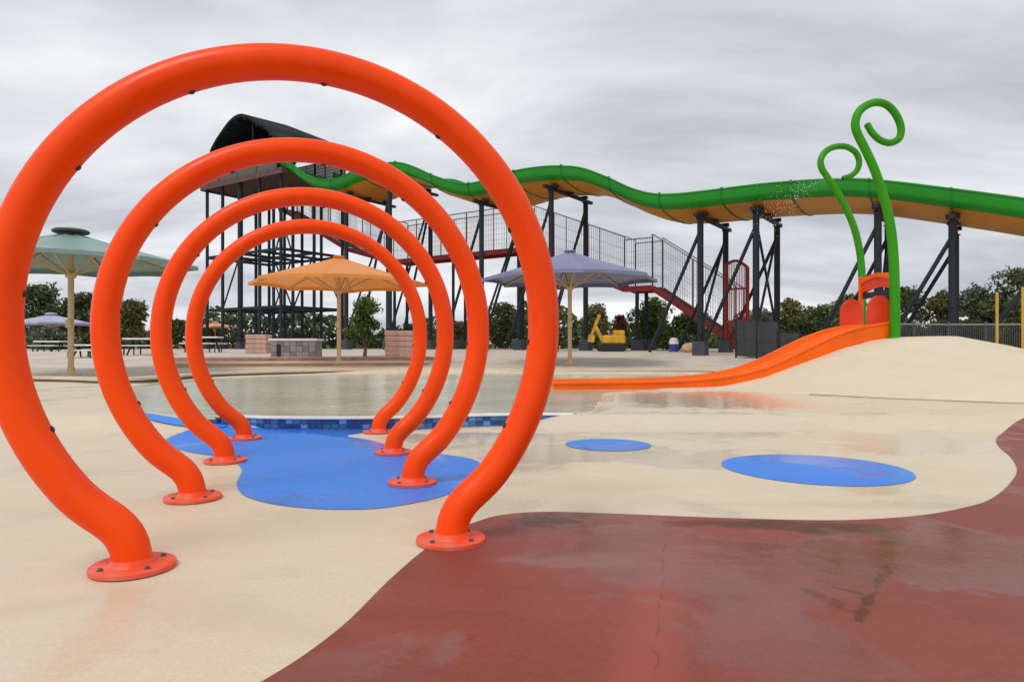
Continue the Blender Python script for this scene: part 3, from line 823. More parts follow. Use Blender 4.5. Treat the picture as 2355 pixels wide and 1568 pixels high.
for i in range(1, len(path) - 1):
    acc += (path[i] - path[i - 1]).length
    if acc > 2.9:
        acc = 0.0
        t_ = (path[i + 1] - path[i - 1]).normalized()
        rows = [[tuple(path[i] + t_ * k_ + VX * o + Vector((0, 0, z))) for o, z in ring_prof] for k_ in (-0.035, 0.035)]
        inn_ = [[tuple(path[i] + t_ * k_ + VX * (o + (0.04 if o < 0.3 else 0)) + Vector((0, 0, z + 0.04))) for o, z in ring_prof] for k_ in (-0.035, 0.035)]
        MB().sheet([inn_[0], rows[0], rows[1], inn_[1]], False).build("joint_flange", GREEN_FLANGE, ws, False)
def slide_at(px, voff):
    x, y = near_pt(px, 38.2 + voff * 1.2093)
    # top height of the slide where this column stands
    base = Vector((x, y, 0)) - VX * voff
    zt = float(np.interp(base.x, [p.x for p in path], [p.z for p in path]))
    return Vector((x, y, gz1(x, y))), zt
CR = 0.15
for px in (796, 896, 1107, 1267, 1610, 1738, 2018, 2190, 2420):
    g1, zt = slide_at(px, 0.6)
    g2 = g1 + VX * 4.0; g2.z = gz1(g2.x, g2.y)
    zb = zt - 1.02
    cols = []
    for g in (g1, g2):
        c = MB().tube([(g.x, g.y, g.z + 0.02), (g.x, g.y, zb - 0.16)], CR, 14).build("column", STEEL, ws)
        MB().box((g.x, g.y, g.z + 0.30), (0.62, 0.62, 0.72), UX, bevel=0.03).build("plinth", PLINTH, c)
        MB().lathe((g.x, g.y, zb - 0.20), [(0.2, 0), (0.2, 0.04)], 14).build("cap_plate", STEEL, c)
        s1 = Vector((g.x, g.y, zb - 0.75)); s2 = Vector((g.x, g.y, g.z + 0.4)) - UX * 2.6
        if px not in (796,):
            s2.z = gz1(s2.x, s2.y) + 0.1 + (0 if px > 1500 else 1.0)
            MB().tube([s1, s2], 0.085, 10).build("raking_strut", STEEL, ws)
    b1 = Vector((g1.x, g1.y, zb - 0.08)) - VX * 0.75; b2 = Vector((g2.x, g2.y, zb - 0.08)) + VX * 0.75
    MB().bar(b1, b2, 0.2, 0.16).build("cross_beam", STEEL, ws)
    zt_ = zb - 0.5; zl = max(g1.z, g2.z) + 0.8
    MB().bar((g1.x, g1.y, zl + 0.2), (g2.x, g2.y, zt_), 0.10).build("cross_brace", STEEL, ws)
    if px in (1738,):
        MB().bar((g2.x, g2.y, zl + 0.2), (g1.x, g1.y, zt_), 0.10).build("cross_brace", STEEL, ws)
    # saddle plates under the chute
    for o in (0.9, 2.6, 4.3):
        q = g1 + VX * (o - 0.6)
        MB().box((q.x, q.y, zb + 0.06), (0.5, 0.25, 0.16), UX).build("saddle", STEEL, ws)

# ================================================================ slide tower
S0 = path[0]                                       # start of the slide, near edge
def tw(u, v, z): return Vector((S0.x, S0.y, 0)) + UX * u + VX * v + Vector((0, 0, z))
PZ = S0.z - 0.95
bx0 = tw(-4.5, 3, 0)
to = empty("slide_tower", (bx0.x, bx0.y, gz1(bx0.x, bx0.y)), "tall dark steel slide tower with curved black roof and meshed platform", "tower")
UL = -9.2
dk = MB().prism([tw(1.0, -0.4, PZ - 0.3), tw(UL, -0.4, PZ - 0.3), tw(UL, 6.2, PZ - 0.3), tw(1.0, 6.2, PZ - 0.3)], (0, 0, 0.3)).build("platform_deck", mat("deck_brown", (0.10, 0.055, 0.045), 0.7, var=0.3), to)
for (u0, v0, u1, v1) in ((1.0, -0.42, UL, -0.42), (UL, -0.42, UL, 6.22), (UL, 6.22, 1.0, 6.22)):
    MB().bar(tw(u0, v0, PZ - 0.2), tw(u1, v1, PZ - 0.2), 0.12, 0.42).build("edge_beam", mat("edge_brown", (0.11, 0.045, 0.04), 0.6, var=0.3), to)
ucols = [0.3, -2.2, -4.6, -6.9, UL + 0.2]
vcols = [0.0, 3.0, 5.8]
for u in ucols:
    for v in vcols:
        g = tw(u, v, 0); gzv = gz1(g.x, g.y)
        c = MB().tube([(g.x, g.y, gzv), (g.x, g.y, PZ - 0.3 if v != 0 or u < -8 else PZ - 0.3)], 0.125 if (u, v) != (-4.6, 0.0) else 0.20, 12).build("column", STEEL, to)
        MB().box((g.x, g.y, gzv + 0.25), (0.6, 0.6, 0.6), UX, bevel=0.03).build("plinth", PLINTH, c)
for z in (4.0, 8.2):
    for v in vcols:
        MB().bar(tw(ucols[0], v, z), tw(ucols[-1], v, z), 0.13, 0.2).build("floor_beam", STEEL, to)
    for u in ucols:
        MB().bar(tw(u, vcols[0], z), tw(u, vcols[-1], z), 0.13, 0.2).build("floor_beam", STEEL, to)
for (u0, u1, v, z0_, z1_) in ((-4.6, -6.9, 0, 0.9, 4.0), (-4.6, -6.9, 0, 8.2, 4.0), (0.3, -2.2, 0, 0.9, 4.0), (-2.2, -4.6, 3.0, 4.0, 8.2), (-4.6, -2.2, 3.0, 4.0, 8.2), (-2.2, -4.6, 5.8, 0.9, 4.0), (-4.6, -2.2, 5.8, 0.9, 4.0), (-6.9, UL + .2, 5.8, 4.0, 8.2), (-2.2, 0.3, 5.8, 8.2, 4.0), (-4.6, -2.2, 3.0, 8.2, PZ - .4), (-2.2, -4.6, 3, 8.2, PZ - .4), (-6.9, -4.6, 3, 0.9, 4.0), (-2.2, .3, 3.0, 4.0, 8.2)):
    MB().bar(tw(u0, v, z0_), tw(u1, v, z1_), 0.09).build("diagonal_brace", STEEL, to)
# guards of the platform: posts, rails, wire
def guard(root, p, q, h, nw, pm=RED, rm=GREYW, wr=0.011, posts=True, hw=5):
    p = Vector(p); q = Vector(q); dd = q - p; L = Vector((dd.x, dd.y, 0)).length
    n = max(2, int(L / nw))
    mb = MB()
    for i in range(n + 1):
        b = p + dd * (i / n); mb.bar(b + Vector((0, 0, 0.05)), b + Vector((0, 0, h)), wr * 2)
    for k in range(1, hw):
        z = Vector((0, 0, h * k / hw)); mb.bar(p + z, q + z, wr * 1.6)
    o = mb.build("wire_mesh", rm, root); o["kind"] = "stuff"
    MB().bar(p + Vector((0, 0, h)), q + Vector((0, 0, h)), 0.06, 0.07).build("top_rail", rm, root)
    if posts:
        m_ = max(1, round(L / 2.2))
        for i in range(m_ + 1):
            b = p + dd * (i / m_); MB().bar(b, b + Vector((0, 0, h)), 0.07).build("guard_post", pm, root)
GH = 2.3
MESHM = mat("brown_mesh", (0.16, 0.13, 0.125), 0.6)
for (u0, v0, u1, v1) in ((0.3, -0.35, UL, -0.35), (UL, -0.35, UL, 6.1), (UL, 6.1, 0.3, 6.1)):
    guard(to, tw(u0, v0, PZ), tw(u1, v1, PZ), GH, 0.085, STEEL, MESHM, 0.020, True, 9)
# curved roof
rp = [(UL - 0.7, 3.9), (UL - 0.1, 4.5), (-8.4, 5.15), (-7.6, 5.65), (-6.8, 5.95), (-6.0, 6.0), (-5.2, 5.75), (-4.2, 5.2), (-3.0, 4.55), (-1.6, 4.0), (0.0, 3.6), (1.6, 3.35), (2.4, 3.25)]
rp = [(u + 2.7 if u < -3 else u * 0.45 + 1.05, z - 0.75) for u, z in rp]
rpc = catmull([(u, z) for u, z in rp], 4)
rows = []
for u, z in rpc:
    rows.append([tw(u, -0.9, PZ + z - 1.0), tw(u, -0.9, PZ + z - 0.75), tw(u, 2.8, PZ + z - 0.55), tw(u, 6.6, PZ + z - 0.75), tw(u, 6.6, PZ + z - 1.0), tw(u, 2.8, PZ + z - 0.8), tw(u, -0.9, PZ + z - 1.0)])
rf = MB().sheet(rows).build("roof", ROOFM, to, True)
for k in (0, 4, 10, 16, 22, 28, 34, 40, 46):
    u, z = rpc[min(k, len(rpc) - 1)]
    MB().bar(tw(u, -0.8, PZ + z - 1.1), tw(u, 6.5, PZ + z - 1.1), 0.12, 0.2).build("rafter", STEEL, rf)
for u in (-6.4, -3.0, 0.2):
    for v in (0.0, 5.8):
        z = float(np.interp(u, [a for a, b in rp], [b for a, b in rp]))
        MB().tube([tw(u, v, PZ), tw(u, v, PZ + z - 1.05)], 0.09, 10).build("roof_post", STEEL, to)

# ================================================================ staircase down from the tower
SC = 46.6
fl = [(648, 478), (800, 571), (905, 592), (1200, 578), (1436, 661), (1500, 661), (1692, 772)]
sp_ = []
for px, py in fl:
    x, y = near_pt(px, SC); sp_.append(Vector((x, y, gz(py, y))))
sp_[3].z = sp_[2].z = (sp_[2].z + sp_[3].z) / 2
sp_[5].z = sp_[4].z
e_ = sp_[-1]; e_.z = gz1(e_.x, e_.y) + 0.55
stair = empty("staircase", (e_.x, e_.y, gz1(e_.x, e_.y)), "long red steel staircase with tall mesh sides rising to the tower", "staircase")
SWD = 1.6
for a, b in zip(sp_[:-1], sp_[1:]):
    for o in (0, SWD):
        MB().bar(a + VX * o - Vector((0, 0, 0.12)), b + VX * o - Vector((0, 0, 0.12)), 0.09, 0.34).build("stringer", RED, stair)
        guard(stair, a + VX * o, b + VX * o, 3.1 if abs(a.z - b.z) > 0.3 else 2.9, 0.14, RED if o == 0 else GREYW, GREYW, 0.008, True, 4)
    if abs(a.z - b.z) < 0.3:
        MB().prism([a + VX * 0.05 - Vector((0, 0, 0.1)), b + VX * 0.05 - Vector((0, 0, 0.1)), b + VX * (SWD - .05) - Vector((0, 0, 0.1)), a + VX * (SWD - .05) - Vector((0, 0, 0.1))], (0, 0, 0.06)).build("landing", STEEL, stair)
    else:
        n = max(3, int(abs(a.z - b.z) / 0.19))
        mb = MB()
        for i in range(n):
            c = a + (b - a) * ((i + 0.5) / n) + VX * (SWD / 2)
            mb.box(c - Vector((0, 0, 0.05)), (0.30, SWD - 0.1, 0.04), UX)
        mb.build("treads", STEEL, stair)
for px in (905, 1040, 1200, 1463):
    for o in (0.1, SWD - 0.1):
        x, y = near_pt(px, SC); g = Vector((x, y, 0)) + VX * o
        zt = float(np.interp(x, [p.x for p in sp_], [p.z for p in sp_])) - 0.3
        z0_ = gz1(g.x, g.y)
        c = MB().bar((g.x, g.y, z0_), (g.x, g.y, zt), 0.2).build("column", STEEL, stair)
        MB().box((g.x, g.y, z0_ + 0.3), (0.6, 0.6, 0.72), UX, bevel=0.03).build("plinth", PLINTH, c)
# upper flight stub that turns at the tower's outer corner
a = tw(UL - 0.2, 1.0, PZ - 0.15); b = tw(UL - 3.2, 1.0, PZ + 1.0)
# gate at the foot of the stair
gt = empty("stair_gate", (e_.x + 0.4, e_.y - 0.3, gz1(e_.x, e_.y)), "red framed mesh gate at the foot of the staircase", "gate")
q0 = P(1668, 610, 36.0); q1 = P(1718, 615, 35.2)
gq = gz1(q0.x, q0.y)
for q in (q0, q1): MB().bar((q.x, q.y, gq), (q.x, q.y, q.z), 0.16).build("post", RED, gt)
arch = [q0 + (q1 - q0) * t + Vector((0, 0, 0.28 * math.sin(math.pi * t))) for t in np.linspace(0, 1, 11)]
MB().tube(arch, 0.08, 8).build("arched_head", RED, gt)
for z in (1.6, 3.3):
    MB().bar((q0.x, q0.y, gq + z), (q1.x, q1.y, gq + z), 0.10).build("cross_rail", RED, gt)
mb = MB()
for t in np.linspace(0.05, 0.95, 13):
    p = q0 + (q1 - q0) * t; mb.bar((p.x, p.y, gq + 0.1), (p.x, p.y, p.z + 0.15), 0.03)
mb.build("mesh_bars", RED, gt)["kind"] = "stuff"

# ================================================================ umbrellas
def umbrella(label, px, foot_py, Y, r, eave_py, apex_py, cm, n=8, rot=0.0, cat="umbrella", group="shade umbrellas round the pool", polm=POLE, name="shade_umbrella", capm=None, ribm=None, capk=1.0):
    x = gx(px, Y); zg = gz1(x, Y)
    ze, za_ = gz(eave_py, Y), gz(apex_py, Y)
    root = empty(name, (x, Y, zg), label, cat, group)
    MB().tube([(x, Y, zg), (x, Y, za_ - 0.1)], 0.075 * r / 3.2, 12).build("pole", polm, root)
    MB().lathe((x, Y, zg), [(0.26, 0), (0.26, 0.05), (0.12, 0.07), (0.10, 0.25)], 18).build("base_plate", polm, root)
    rows = []
    fr = [0.06, 0.25, 0.5, 0.75, 1.0]
    def zrad(t, mid): return za_ - (za_ - ze) * (t ** 0.92) - 0.10 * mid * math.sin(math.pi * t) * 0.6
    sub = 6
    for t in fr:
        row = []
        for k in range(n * sub + 1):
            s_ = k / sub; e0 = math.floor(s_); w = s_ - e0
            a0 = 2 * math.pi * e0 / n + rot; a1 = 2 * math.pi * (e0 + 1) / n + rot
            X_ = (math.cos(a0) * (1 - w) + math.cos(a1) * w); Y_ = (math.sin(a0) * (1 - w) + math.sin(a1) * w)
            mid = 4 * w * (1 - w)
            inn = 1 - 0.05 * mid * t
            row.append((x + r * t * X_ * inn, Y + r * t * Y_ * inn, zrad(t, mid) + (0.05 * mid if t == 1.0 else 0)))
        rows.append(row)
    cn = MB().sheet(rows).build("canopy", cm, root, False)
    val = [[(p[0], p[1], p[2]) for p in rows[-1]], [(p[0], p[1], p[2] - 0.12) for p in rows[-1]]]
    MB().sheet(val).build("valance", cm, cn, False)
    kr = capk * r / 3.2
    MB().lathe((x, Y, za_ - 0.05), [(0.42 * kr, 0), (0.46 * kr, 0.05 * capk), (0.40 * kr, 0.11 * capk), (0.1 * capk, 0.14 * capk)], 16).build("cap", capm or cm, root)
    zh = ze + (za_ - ze) * 0.05 - 0.35 * r / 3.2
    MB().lathe((x, Y, zh - 0.1), [(0.11, 0), (0.15, 0.04), (0.15, 0.16), (0.11, 0.2)], 12).build("hub", polm, root)
    for k in range(n):
        a = 2 * math.pi * k / n + rot
        c_, s2 = math.cos(a), math.sin(a)
        rb = MB().bar((x + 0.1 * c_, Y + 0.1 * s2, zrad(0.06, 0) - 0.05), (x + r * 0.99 * c_, Y + r * 0.99 * s2, zrad(0.99, 0) - 0.05), 0.05).build("rib", ribm or polm, root)
        MB().bar((x + 0.12 * c_, Y + 0.12 * s2, zh), (x + r * 0.5 * c_, Y + r * 0.5 * s2, zrad(0.5, 0) - 0.08), 0.045).build("strut", ribm or polm, rb)
    MB().box((x, Y - 0.1, zg + 1.55), (0.16, 0.12, 0.24), bevel=0.015).build("crank_box", polm, root)
    return root
TEAL = mat("teal_canvas", (0.20, 0.32, 0.285), 0.36, var=0.06, vscale=2.0)
ORCAN = mat("orange_canvas", (0.88, 0.34, 0.075), 0.40, var=0.06, vscale=2.0, trans=0.3)
BLCAN = mat("slate_blue_canvas", (0.19, 0.205, 0.36), 0.36, var=0.06, vscale=2.0)
LILAC = mat("lilac_canvas", (0.50, 0.52, 0.72), 0.5, var=0.06, vscale=2.0, trans=0.2)
umbrella("pale teal umbrella with dark cap at the far left by the pool", 163, 866, 20.6, 3.55, 606, 533, TEAL, rot=0.25, capm=mat("dark_cap", (0.05, 0.06, 0.055), 0.6))
umbrella("bright orange umbrella seen through the hoops", 779, 848, 26.0, 3.35, 651, 590, ORCAN, rot=0.10, capk=0.5)
umbrella("slate blue umbrella beside the right leg of the nearest hoop", 1310, 852, 26.2, 3.40, 642, 577, BLCAN, rot=0.05, capk=0.5)
umbrella("small lilac umbrella far behind the teal umbrella's pole", 118, 800, 47.0, 2.7, 744, 722, LILAC, rot=0.3)
umbrella("small peach umbrella far off beside the tower's left leg", 495, 800, 60.0, 1.9, 752, 741, mat("peach_canvas", (0.80, 0.42, 0.26), 0.6, trans=0.2), rot=0.2)

# ================================================================ small things on the far bank
def kiosk():
    Y = 29.4; x0, x1 = gx(619, Y), gx(729, Y); zg = gz1((x0 + x1) / 2, Y); h = gz(779, Y) - zg
    root = empty("service_counter", ((x0 + x1) / 2, Y, zg), "grey clad counter with white top on the terrace under the orange umbrella", "counter")
    MB().box(((x0 + x1) / 2, Y + 0.5, zg + h * 0.44), (x1 - x0 - 0.12, 1.0, h * 0.88 + 0.1), bevel=0.02).build("body", CONC, root)
    MB().box(((x0 + x1) / 2, Y + 0.5, zg + h * 0.95), (x1 - x0 + 0.06, 1.14, 0.10), bevel=0.02).build("top_slab", WHITE, root)
    nC = 7
    for r in range(3):
        for k in range(nC):
            w = (x1 - x0 - 0.16) / nC
            random.seed(r * 31 + k)
            MB().box((x0 + 0.08 + w * (k + 0.5), Y - 0.012, zg + h * 0.10 + h * 0.27 * (r + 0.5)), (w - 0.02, 0.03 + random.random() * 0.02, h * 0.27 - 0.02)).build("stone_panel", CONC if (r + k) % 3 else mat("dark_stone", (0.2, 0.2, 0.21), 0.8, var=0.2), root)
    MB().box((x0 + 0.42, Y - 0.05, zg + h * 0.42), (0.16, 0.06, h * 0.62)).build("dark_opening", BLACK, root)
kiosk()
def stone_block(px0, px1, py0, Y, label, courses):
    x0, x1 = gx(px0, Y), gx(px1, Y); zg = gz1((x0 + x1) / 2, Y); h = gz(py0, Y) - zg
    root = empty("stone_block", ((x0 + x1) / 2, Y, zg), label, "stone block")
    for k in range(courses):
        random.seed(k)
        MB().box(((x0 + x1) / 2 + random.uniform(-.015, .015), Y + 0.45, zg + h * (k + 0.5) / courses), (x1 - x0 - random.random() * 0.03, 0.9, h / courses - 0.015), bevel=0.02).build("stone_course", PINK, root)
stone_block(563, 612, 769, 34.5, "smaller pink sandstone block left of the grey counter", 4)
stone_block(884, 951, 760, 30.6, "larger pink sandstone block right of the small green tree", 5)

def table(label, px, Y, w, h, name="picnic_table", group="white tables on the left bank"):
    x = gx(px, Y); zg = gz1(x, Y)
    root = empty(name, (x, Y, zg), label, "table", group)
    MB().box((x, Y, zg + h), (w, 0.8, 0.07), bevel=0.01).build("table_top", WHITE, root)
    for sx in (-1, 1):
        MB().bar((x + sx * w * 0.4, Y - 0.3, zg), (x + sx * w * 0.32, Y, zg + h - 0.03), 0.06).build("leg", STEEL, root)
        MB().bar((x + sx * w * 0.4, Y + 0.3, zg), (x + sx * w * 0.32, Y, zg + h - 0.03), 0.06).build("leg", STEEL, root)
    for sy in (-1, 1):
        MB().box((x, Y + sy * 0.72, zg + h * 0.58), (w, 0.28, 0.05), bevel=0.008).build("bench_seat", WHITE, root)
        MB().bar((x - w * 0.35, Y + sy * 0.72, zg), (x - w * 0.35, Y + sy * 0.72, zg + h * 0.57), 0.05).build("bench_leg", STEEL, root)
        MB().bar((x + w * 0.35, Y + sy * 0.72, zg), (x + w * 0.35, Y + sy * 0.72, zg + h * 0.57), 0.05).build("bench_leg", STEEL, root)
table("white picnic table between the second and third hoops", 336, 33.0, 1.9, 0.78)
table("white picnic table seen inside the farthest hoop's left side", 468, 36.0, 1.8, 0.78)
table("short white picnic table under the lilac umbrella", 118, 38.0, 1.5, 0.55)
table("white picnic table just right of the teal umbrella pole", 205, 31.0, 1.4, 0.55)

def digger():
    Y = 38.0; x0 = gx(1366, Y); zg = gz1(x0 + 0.8, Y)
    YM = mat("digger_yellow", (0.62, 0.34, 0.02), 0.5, var=0.2, vscale=3)
    root = empty("mini_digger", (x0 + 0.9, Y, zg), "small yellow digger parked beneath the big slide", "digger")
    for o in (-0.45, 0.45):
        out = []
        for k in range(20):
            a = 2 * math.pi * k / 20
            out.append(Vector((x0 + 0.95 + 0.55 * (1 if math.cos(a) > 0 else -1) + 0.2 * math.cos(a), Y + o - 0.12, zg + 0.2 + 0.2 * math.sin(a))))
        MB().prism(out, (0, 0.24, 0)).build("track", BLACK, root)
    MB().box((x0 + 1.05, Y, zg + 0.66), (1.25, 1.0, 0.5), bevel=0.08).build("body", YM, root)
    MB().box((x0 + 0.55, Y, zg + 1.05), (0.12, 0.7, 0.7), bevel=0.02).build("seat", BLACK, root)
    MB().box((x0 + 1.35, Y, zg + 1.02), (0.6, 0.9, 0.3), bevel=0.06).build("engine_cover", YM, root)
    MB().bar((x0 + 0.45, Y, zg + 0.6), (x0 + 0.05, Y, zg + 1.45), 0.18).build("boom", YM, root)
    MB().bar((x0 + 0.05, Y, zg + 1.45), (x0 + 0.3, Y, zg + 2.05), 0.16).build("boom_upper", YM, root)
    MB().bar((x0 + 0.28, Y, zg + 2.05), (x0 - 0.15, Y, zg + 0.9), 0.13).build("dipper_arm", YM, root)
    MB().prism([Vector((x0 - 0.35, Y - 0.3, zg + 0.55)), Vector((x0 - 0.05, Y - 0.3, zg + 0.50)), Vector((x0 + 0.02, Y - 0.3, zg + 0.9)), Vector((x0 - 0.28, Y - 0.3, zg + 0.95))], (0, 0.6, 0)).build("bucket", YM, root)
digger()
def drum():
    Y = 37.0; x = gx(1549, Y); zg = gz1(x, Y)
    root = empty("drum", (x, Y, zg), "small blue drum with white lid on the far bank", "drum")
    MB().lathe((x, Y, zg), [(0.22, 0), (0.25, 0.03), (0.25, 0.24), (0.27, 0.26), (0.25, 0.28), (0.25, 0.42)], 18).build("body", mat("drum_blue", (0.03, 0.06, 0.30), 0.4), root)
    MB().lathe((x, Y, zg + 0.42), [(0.26, 0), (0.26, 0.10), (0.20, 0.30), (0.12, 0.34)], 18).build("lid", WHITE, root)
drum()
def sack():
    Y = 36.0; x = gx(1584, Y); zg = gz1(x, Y)
    bm = bmesh.new(); bmesh.ops.create_icosphere(bm, subdivisions=3, radius=0.5)
    random.seed(3)
    for v in bm.verts:
        n = math.sin(v.co.x * 9) * 0.03 + math.sin(v.co.y * 7 + v.co.z * 5) * 0.04
        v.co = Vector((v.co.x * 0.75, v.co.y * 0.55, max(v.co.z, -0.32) * 0.62)) * (1 + n)
    me = bpy.data.meshes.new("sandbag"); bm.to_mesh(me); bm.free()
    me.materials.append(mat("tan_sack", (0.55, 0.40, 0.24), 0.85, var=0.15, vscale=6, bump=0.3)); me.polygons.foreach_set("use_smooth", [True] * len(me.polygons))
    o = link("sandbag", me, None, (x, Y, zg + 0.19)); tag(o, "tan sandbag lying right of the blue drum", "sandbag")
sack()

# dark screen fence behind the slide, with lighter picket fence at the right
SCREEN = mat("dark_screen", (0.035, 0.038, 0.042), 0.7, var=0.3, vscale=2.0)
FENCE = mat("fence_steel", (0.11, 0.115, 0.12), 0.45, metal=0.4)
fa, fb = Vector((gx(1692, 30.5), 30.5, 0)), Vector((gx(1950, 27.5), 27.5, 0))
fr_ = empty("screen_fence", (fa.x, fa.y, gz1(fa.x, fa.y)), "dark cloth screened fence behind the small slide", "fence")
N_ = 5
for i in range(N_ + 1):
    p = fa + (fb - fa) * (i / N_); z = gz1(p.x, p.y)
    hs_ = (1.62, 1.55, 1.12, 1.0, 1.05, 1.0)[i]
    MB().bar((p.x, p.y, z - 0.1), (p.x, p.y, z + hs_ + 0.14), 0.07).build("post", STEEL, fr_)
    if i < N_:
        q = fa + (fb - fa) * ((i + 1) / N_); zq = gz1(q.x, q.y)
        pr = []
        for k in range(9):
            c = p + (q - p) * (k / 8); zz = z + (zq - z) * k / 8
            n_ = Vector((q.y - p.y, p.x - q.x, 0)).normalized() * (0.05 * math.sin(k * 1.9 + i * 2.3))
            pr.append([(c.x + n_.x * f, c.y + n_.y * f, zz + 0.05 + hs_ * f2 - 0.03 * math.sin(k * math.pi / 8) * (f2 > 0.9)) for f, f2 in ((0.4, 0.02), (1, 0.35), (0.8, 0.7), (0.2, 1.0))])
        MB().sheet(pr).build("screen_panel", SCREEN, fr_, True)
        MB().bar(Vector((p.x, p.y, z + hs_ + 0.08)), Vector((q.x, q.y, zq + hs_ + 0.08)), 0.04).build("top_rail", STEEL, fr_)
fa, fb = Vector((gx(1960, 28.5), 28.5, 0)), Vector((gx(2460, 22.5), 22.5, 0))
fr_ = empty("picket_fence", (fa.x, fa.y, gz1(fa.x, fa.y)), "grey steel picket fence running behind the mound at right", "fence")
N_ = 6
for i in range(N_ + 1):
    p = fa + (fb - fa) * (i / N_); z = gz1(p.x, p.y)
    MB().bar((p.x, p.y, z - 0.1), (p.x, p.y, z + 1.65), 0.06).build("post", FENCE, fr_)
    if i < N_:
        q = fa + (fb - fa) * ((i + 1) / N_); zq = gz1(q.x, q.y)
        for hz_ in (0.25, 1.55):
            MB().bar(Vector((p.x, p.y, z + hz_)), Vector((q.x, q.y, zq + hz_)), 0.045).build("rail", GREYW if hz_ > 1 else FENCE, fr_)
        mb = MB()
        for k in range(1, 18):
            c = p + (q - p) * (k / 18); zz = z + (zq - z) * k / 18
            mb.bar((c.x, c.y, zz + 0.2), (c.x, c.y, zz + 1.6), 0.022)
        mb.build("pickets", FENCE, fr_)["kind"] = "stuff"
for px, lab, top_ in ((2292, "thin yellow pole behind the mound, clear of the frame edge", 672), (2351, "thin yellow pole at the very right edge of the frame", 660)):
    Y = 22.6; x = gx(px, Y); zg = gz1(x, Y)
    root = empty("yellow_pole", (x, Y, zg), lab, "pole", "yellow poles behind the mound")
    MB().tube([(x, Y, zg), (x, Y, gz(top_, Y))], 0.045, 10).build("shaft", mat("pole_yellow", (0.55, 0.30, 0.05), 0.5), root)
    MB().lathe((x, Y, zg), [(0.12, 0), (0.12, 0.03), (0.06, 0.05)], 12).build("base_plate", STEEL, root)
    MB().lathe((x, Y, gz(top_, Y)), [(0.05, 0), (0.05, 0.05), (0.02, 0.07)], 10).build("cap", STEEL, root)

# ================================================================ trees
def tree(name, label, px, Y, top_py, w_px, lm, seed, n=1500, leaf=0.2, low=0.25, lobes=9, sparse=False, cat="tree", group=None, squash=1.0):
    n = int(n * 2.1)
    rs = np.random.RandomState(seed)
    x = gx(px, Y); zg = gz1(x, Y)
    H = gz(top_py, Y) - zg; R = w_px * Y / F / 2
    root = empty(name, (x, Y, zg), label, cat, group)
    lean = rs.uniform(-0.1, 0.1, 2) * R
    tz = zg + H * low
    mb = MB()
    r0 = max(0.05, 0.028 * H)
    mb.tube([(x, Y, zg - 0.1), (x + lean[0] * .4, Y + lean[1] * .4, zg + H * low * 0.6), (x + lean[0], Y + lean[1], zg + H * max(low, .15) * 1.25), (x + lean[0] * 1.6, Y, zg + H * 0.7)], [r0 * 1.25, r0, r0 * 0.8, r0 * 0.25], 8)
    cs = []
    for k in range(lobes):
        a = rs.uniform(0, 2 * math.pi); rr = R * math.sqrt(rs.uniform(0.02, 1)) * 0.72
        t = rs.uniform(0.0, 1.0)
        rr *= (1.0 - 0.55 * t ** 2)
        cz = zg + H * (low + (0.88 - low) * (0.12 + 0.85 * t))
        lr = R * rs.uniform(0.26, 0.48)
        cs.append((x + rr * math.cos(a), Y + rr * math.sin(a) * 0.8, cz, lr))
    cs.append((x + lean[0], Y, zg + H * 0.86, R * 0.34))
    for (cx, cy, cz, lr) in cs:
        s0 = Vector((x + lean[0], Y + lean[1], zg + H * max(low, .12) * rs.uniform(0.8, 1.3)))
        m0 = s0.lerp(Vector((cx, cy, cz)), 0.5) + Vector((0, 0, -0.05 * H))
        mb.tube([s0, m0, Vector((cx, cy, cz))], [r0 * 0.45, r0 * 0.28, r0 * 0.10], 5)
    mb.build("trunk", BARK, root, True, fix=False)
    per = n // len(cs)
    V = []; 
    for (cx, cy, cz, lr) in cs:
        dv = rs.normal(size=(per, 3)); dv /= np.linalg.norm(dv, axis=1)[:, None]
        rad_ = lr * (rs.uniform(0.25, 1.0, per) ** (0.45 if not sparse else 0.8))
        wig = 1 + 0.35 * np.sin(dv[:, 0] * 5 + seed) * np.sin(dv[:, 2] * 6 + dv[:, 1] * 4)
        c = np.array([cx, cy, cz]) + dv * (rad_ * wig)[:, None] * np.array([1, 1, 0.78 * squash])
        c[:, 2] = np.maximum(c[:, 2], zg + 0.08)
        c[:, 2] = np.minimum(c[:, 2], zg + H * 1.02)
        t1 = rs.normal(size=(per, 3)); t1[:, 2] -= 0.4; t1 /= np.linalg.norm(t1, axis=1)[:, None]
        t2 = np.cross(t1, rs.normal(size=(per, 3))); t2 /= np.linalg.norm(t2, axis=1)[:, None]
        L = leaf * rs.uniform(0.6, 1.4, per)[:, None]; Wd = L * rs.uniform(0.32, 0.55, per)[:, None]
        V.append(np.stack([c - t1 * L * .5, c + t2 * Wd * .5, c + t1 * L * .5, c - t2 * Wd * .5], 1))
    V = np.concatenate(V).reshape(-1, 3) - np.array([x, Y, zg])
    me = bpy.data.meshes.new("crown")
    nq = len(V) // 4
    me.from_pydata(V.tolist(), [], np.arange(nq * 4).reshape(nq, 4).tolist())
    me.materials.append(lm); me.update()
    link("crown", me, root)
    return root
G1, G2, G3 = "trees on the left bank", "trees behind the slide legs", "trees behind the mound"
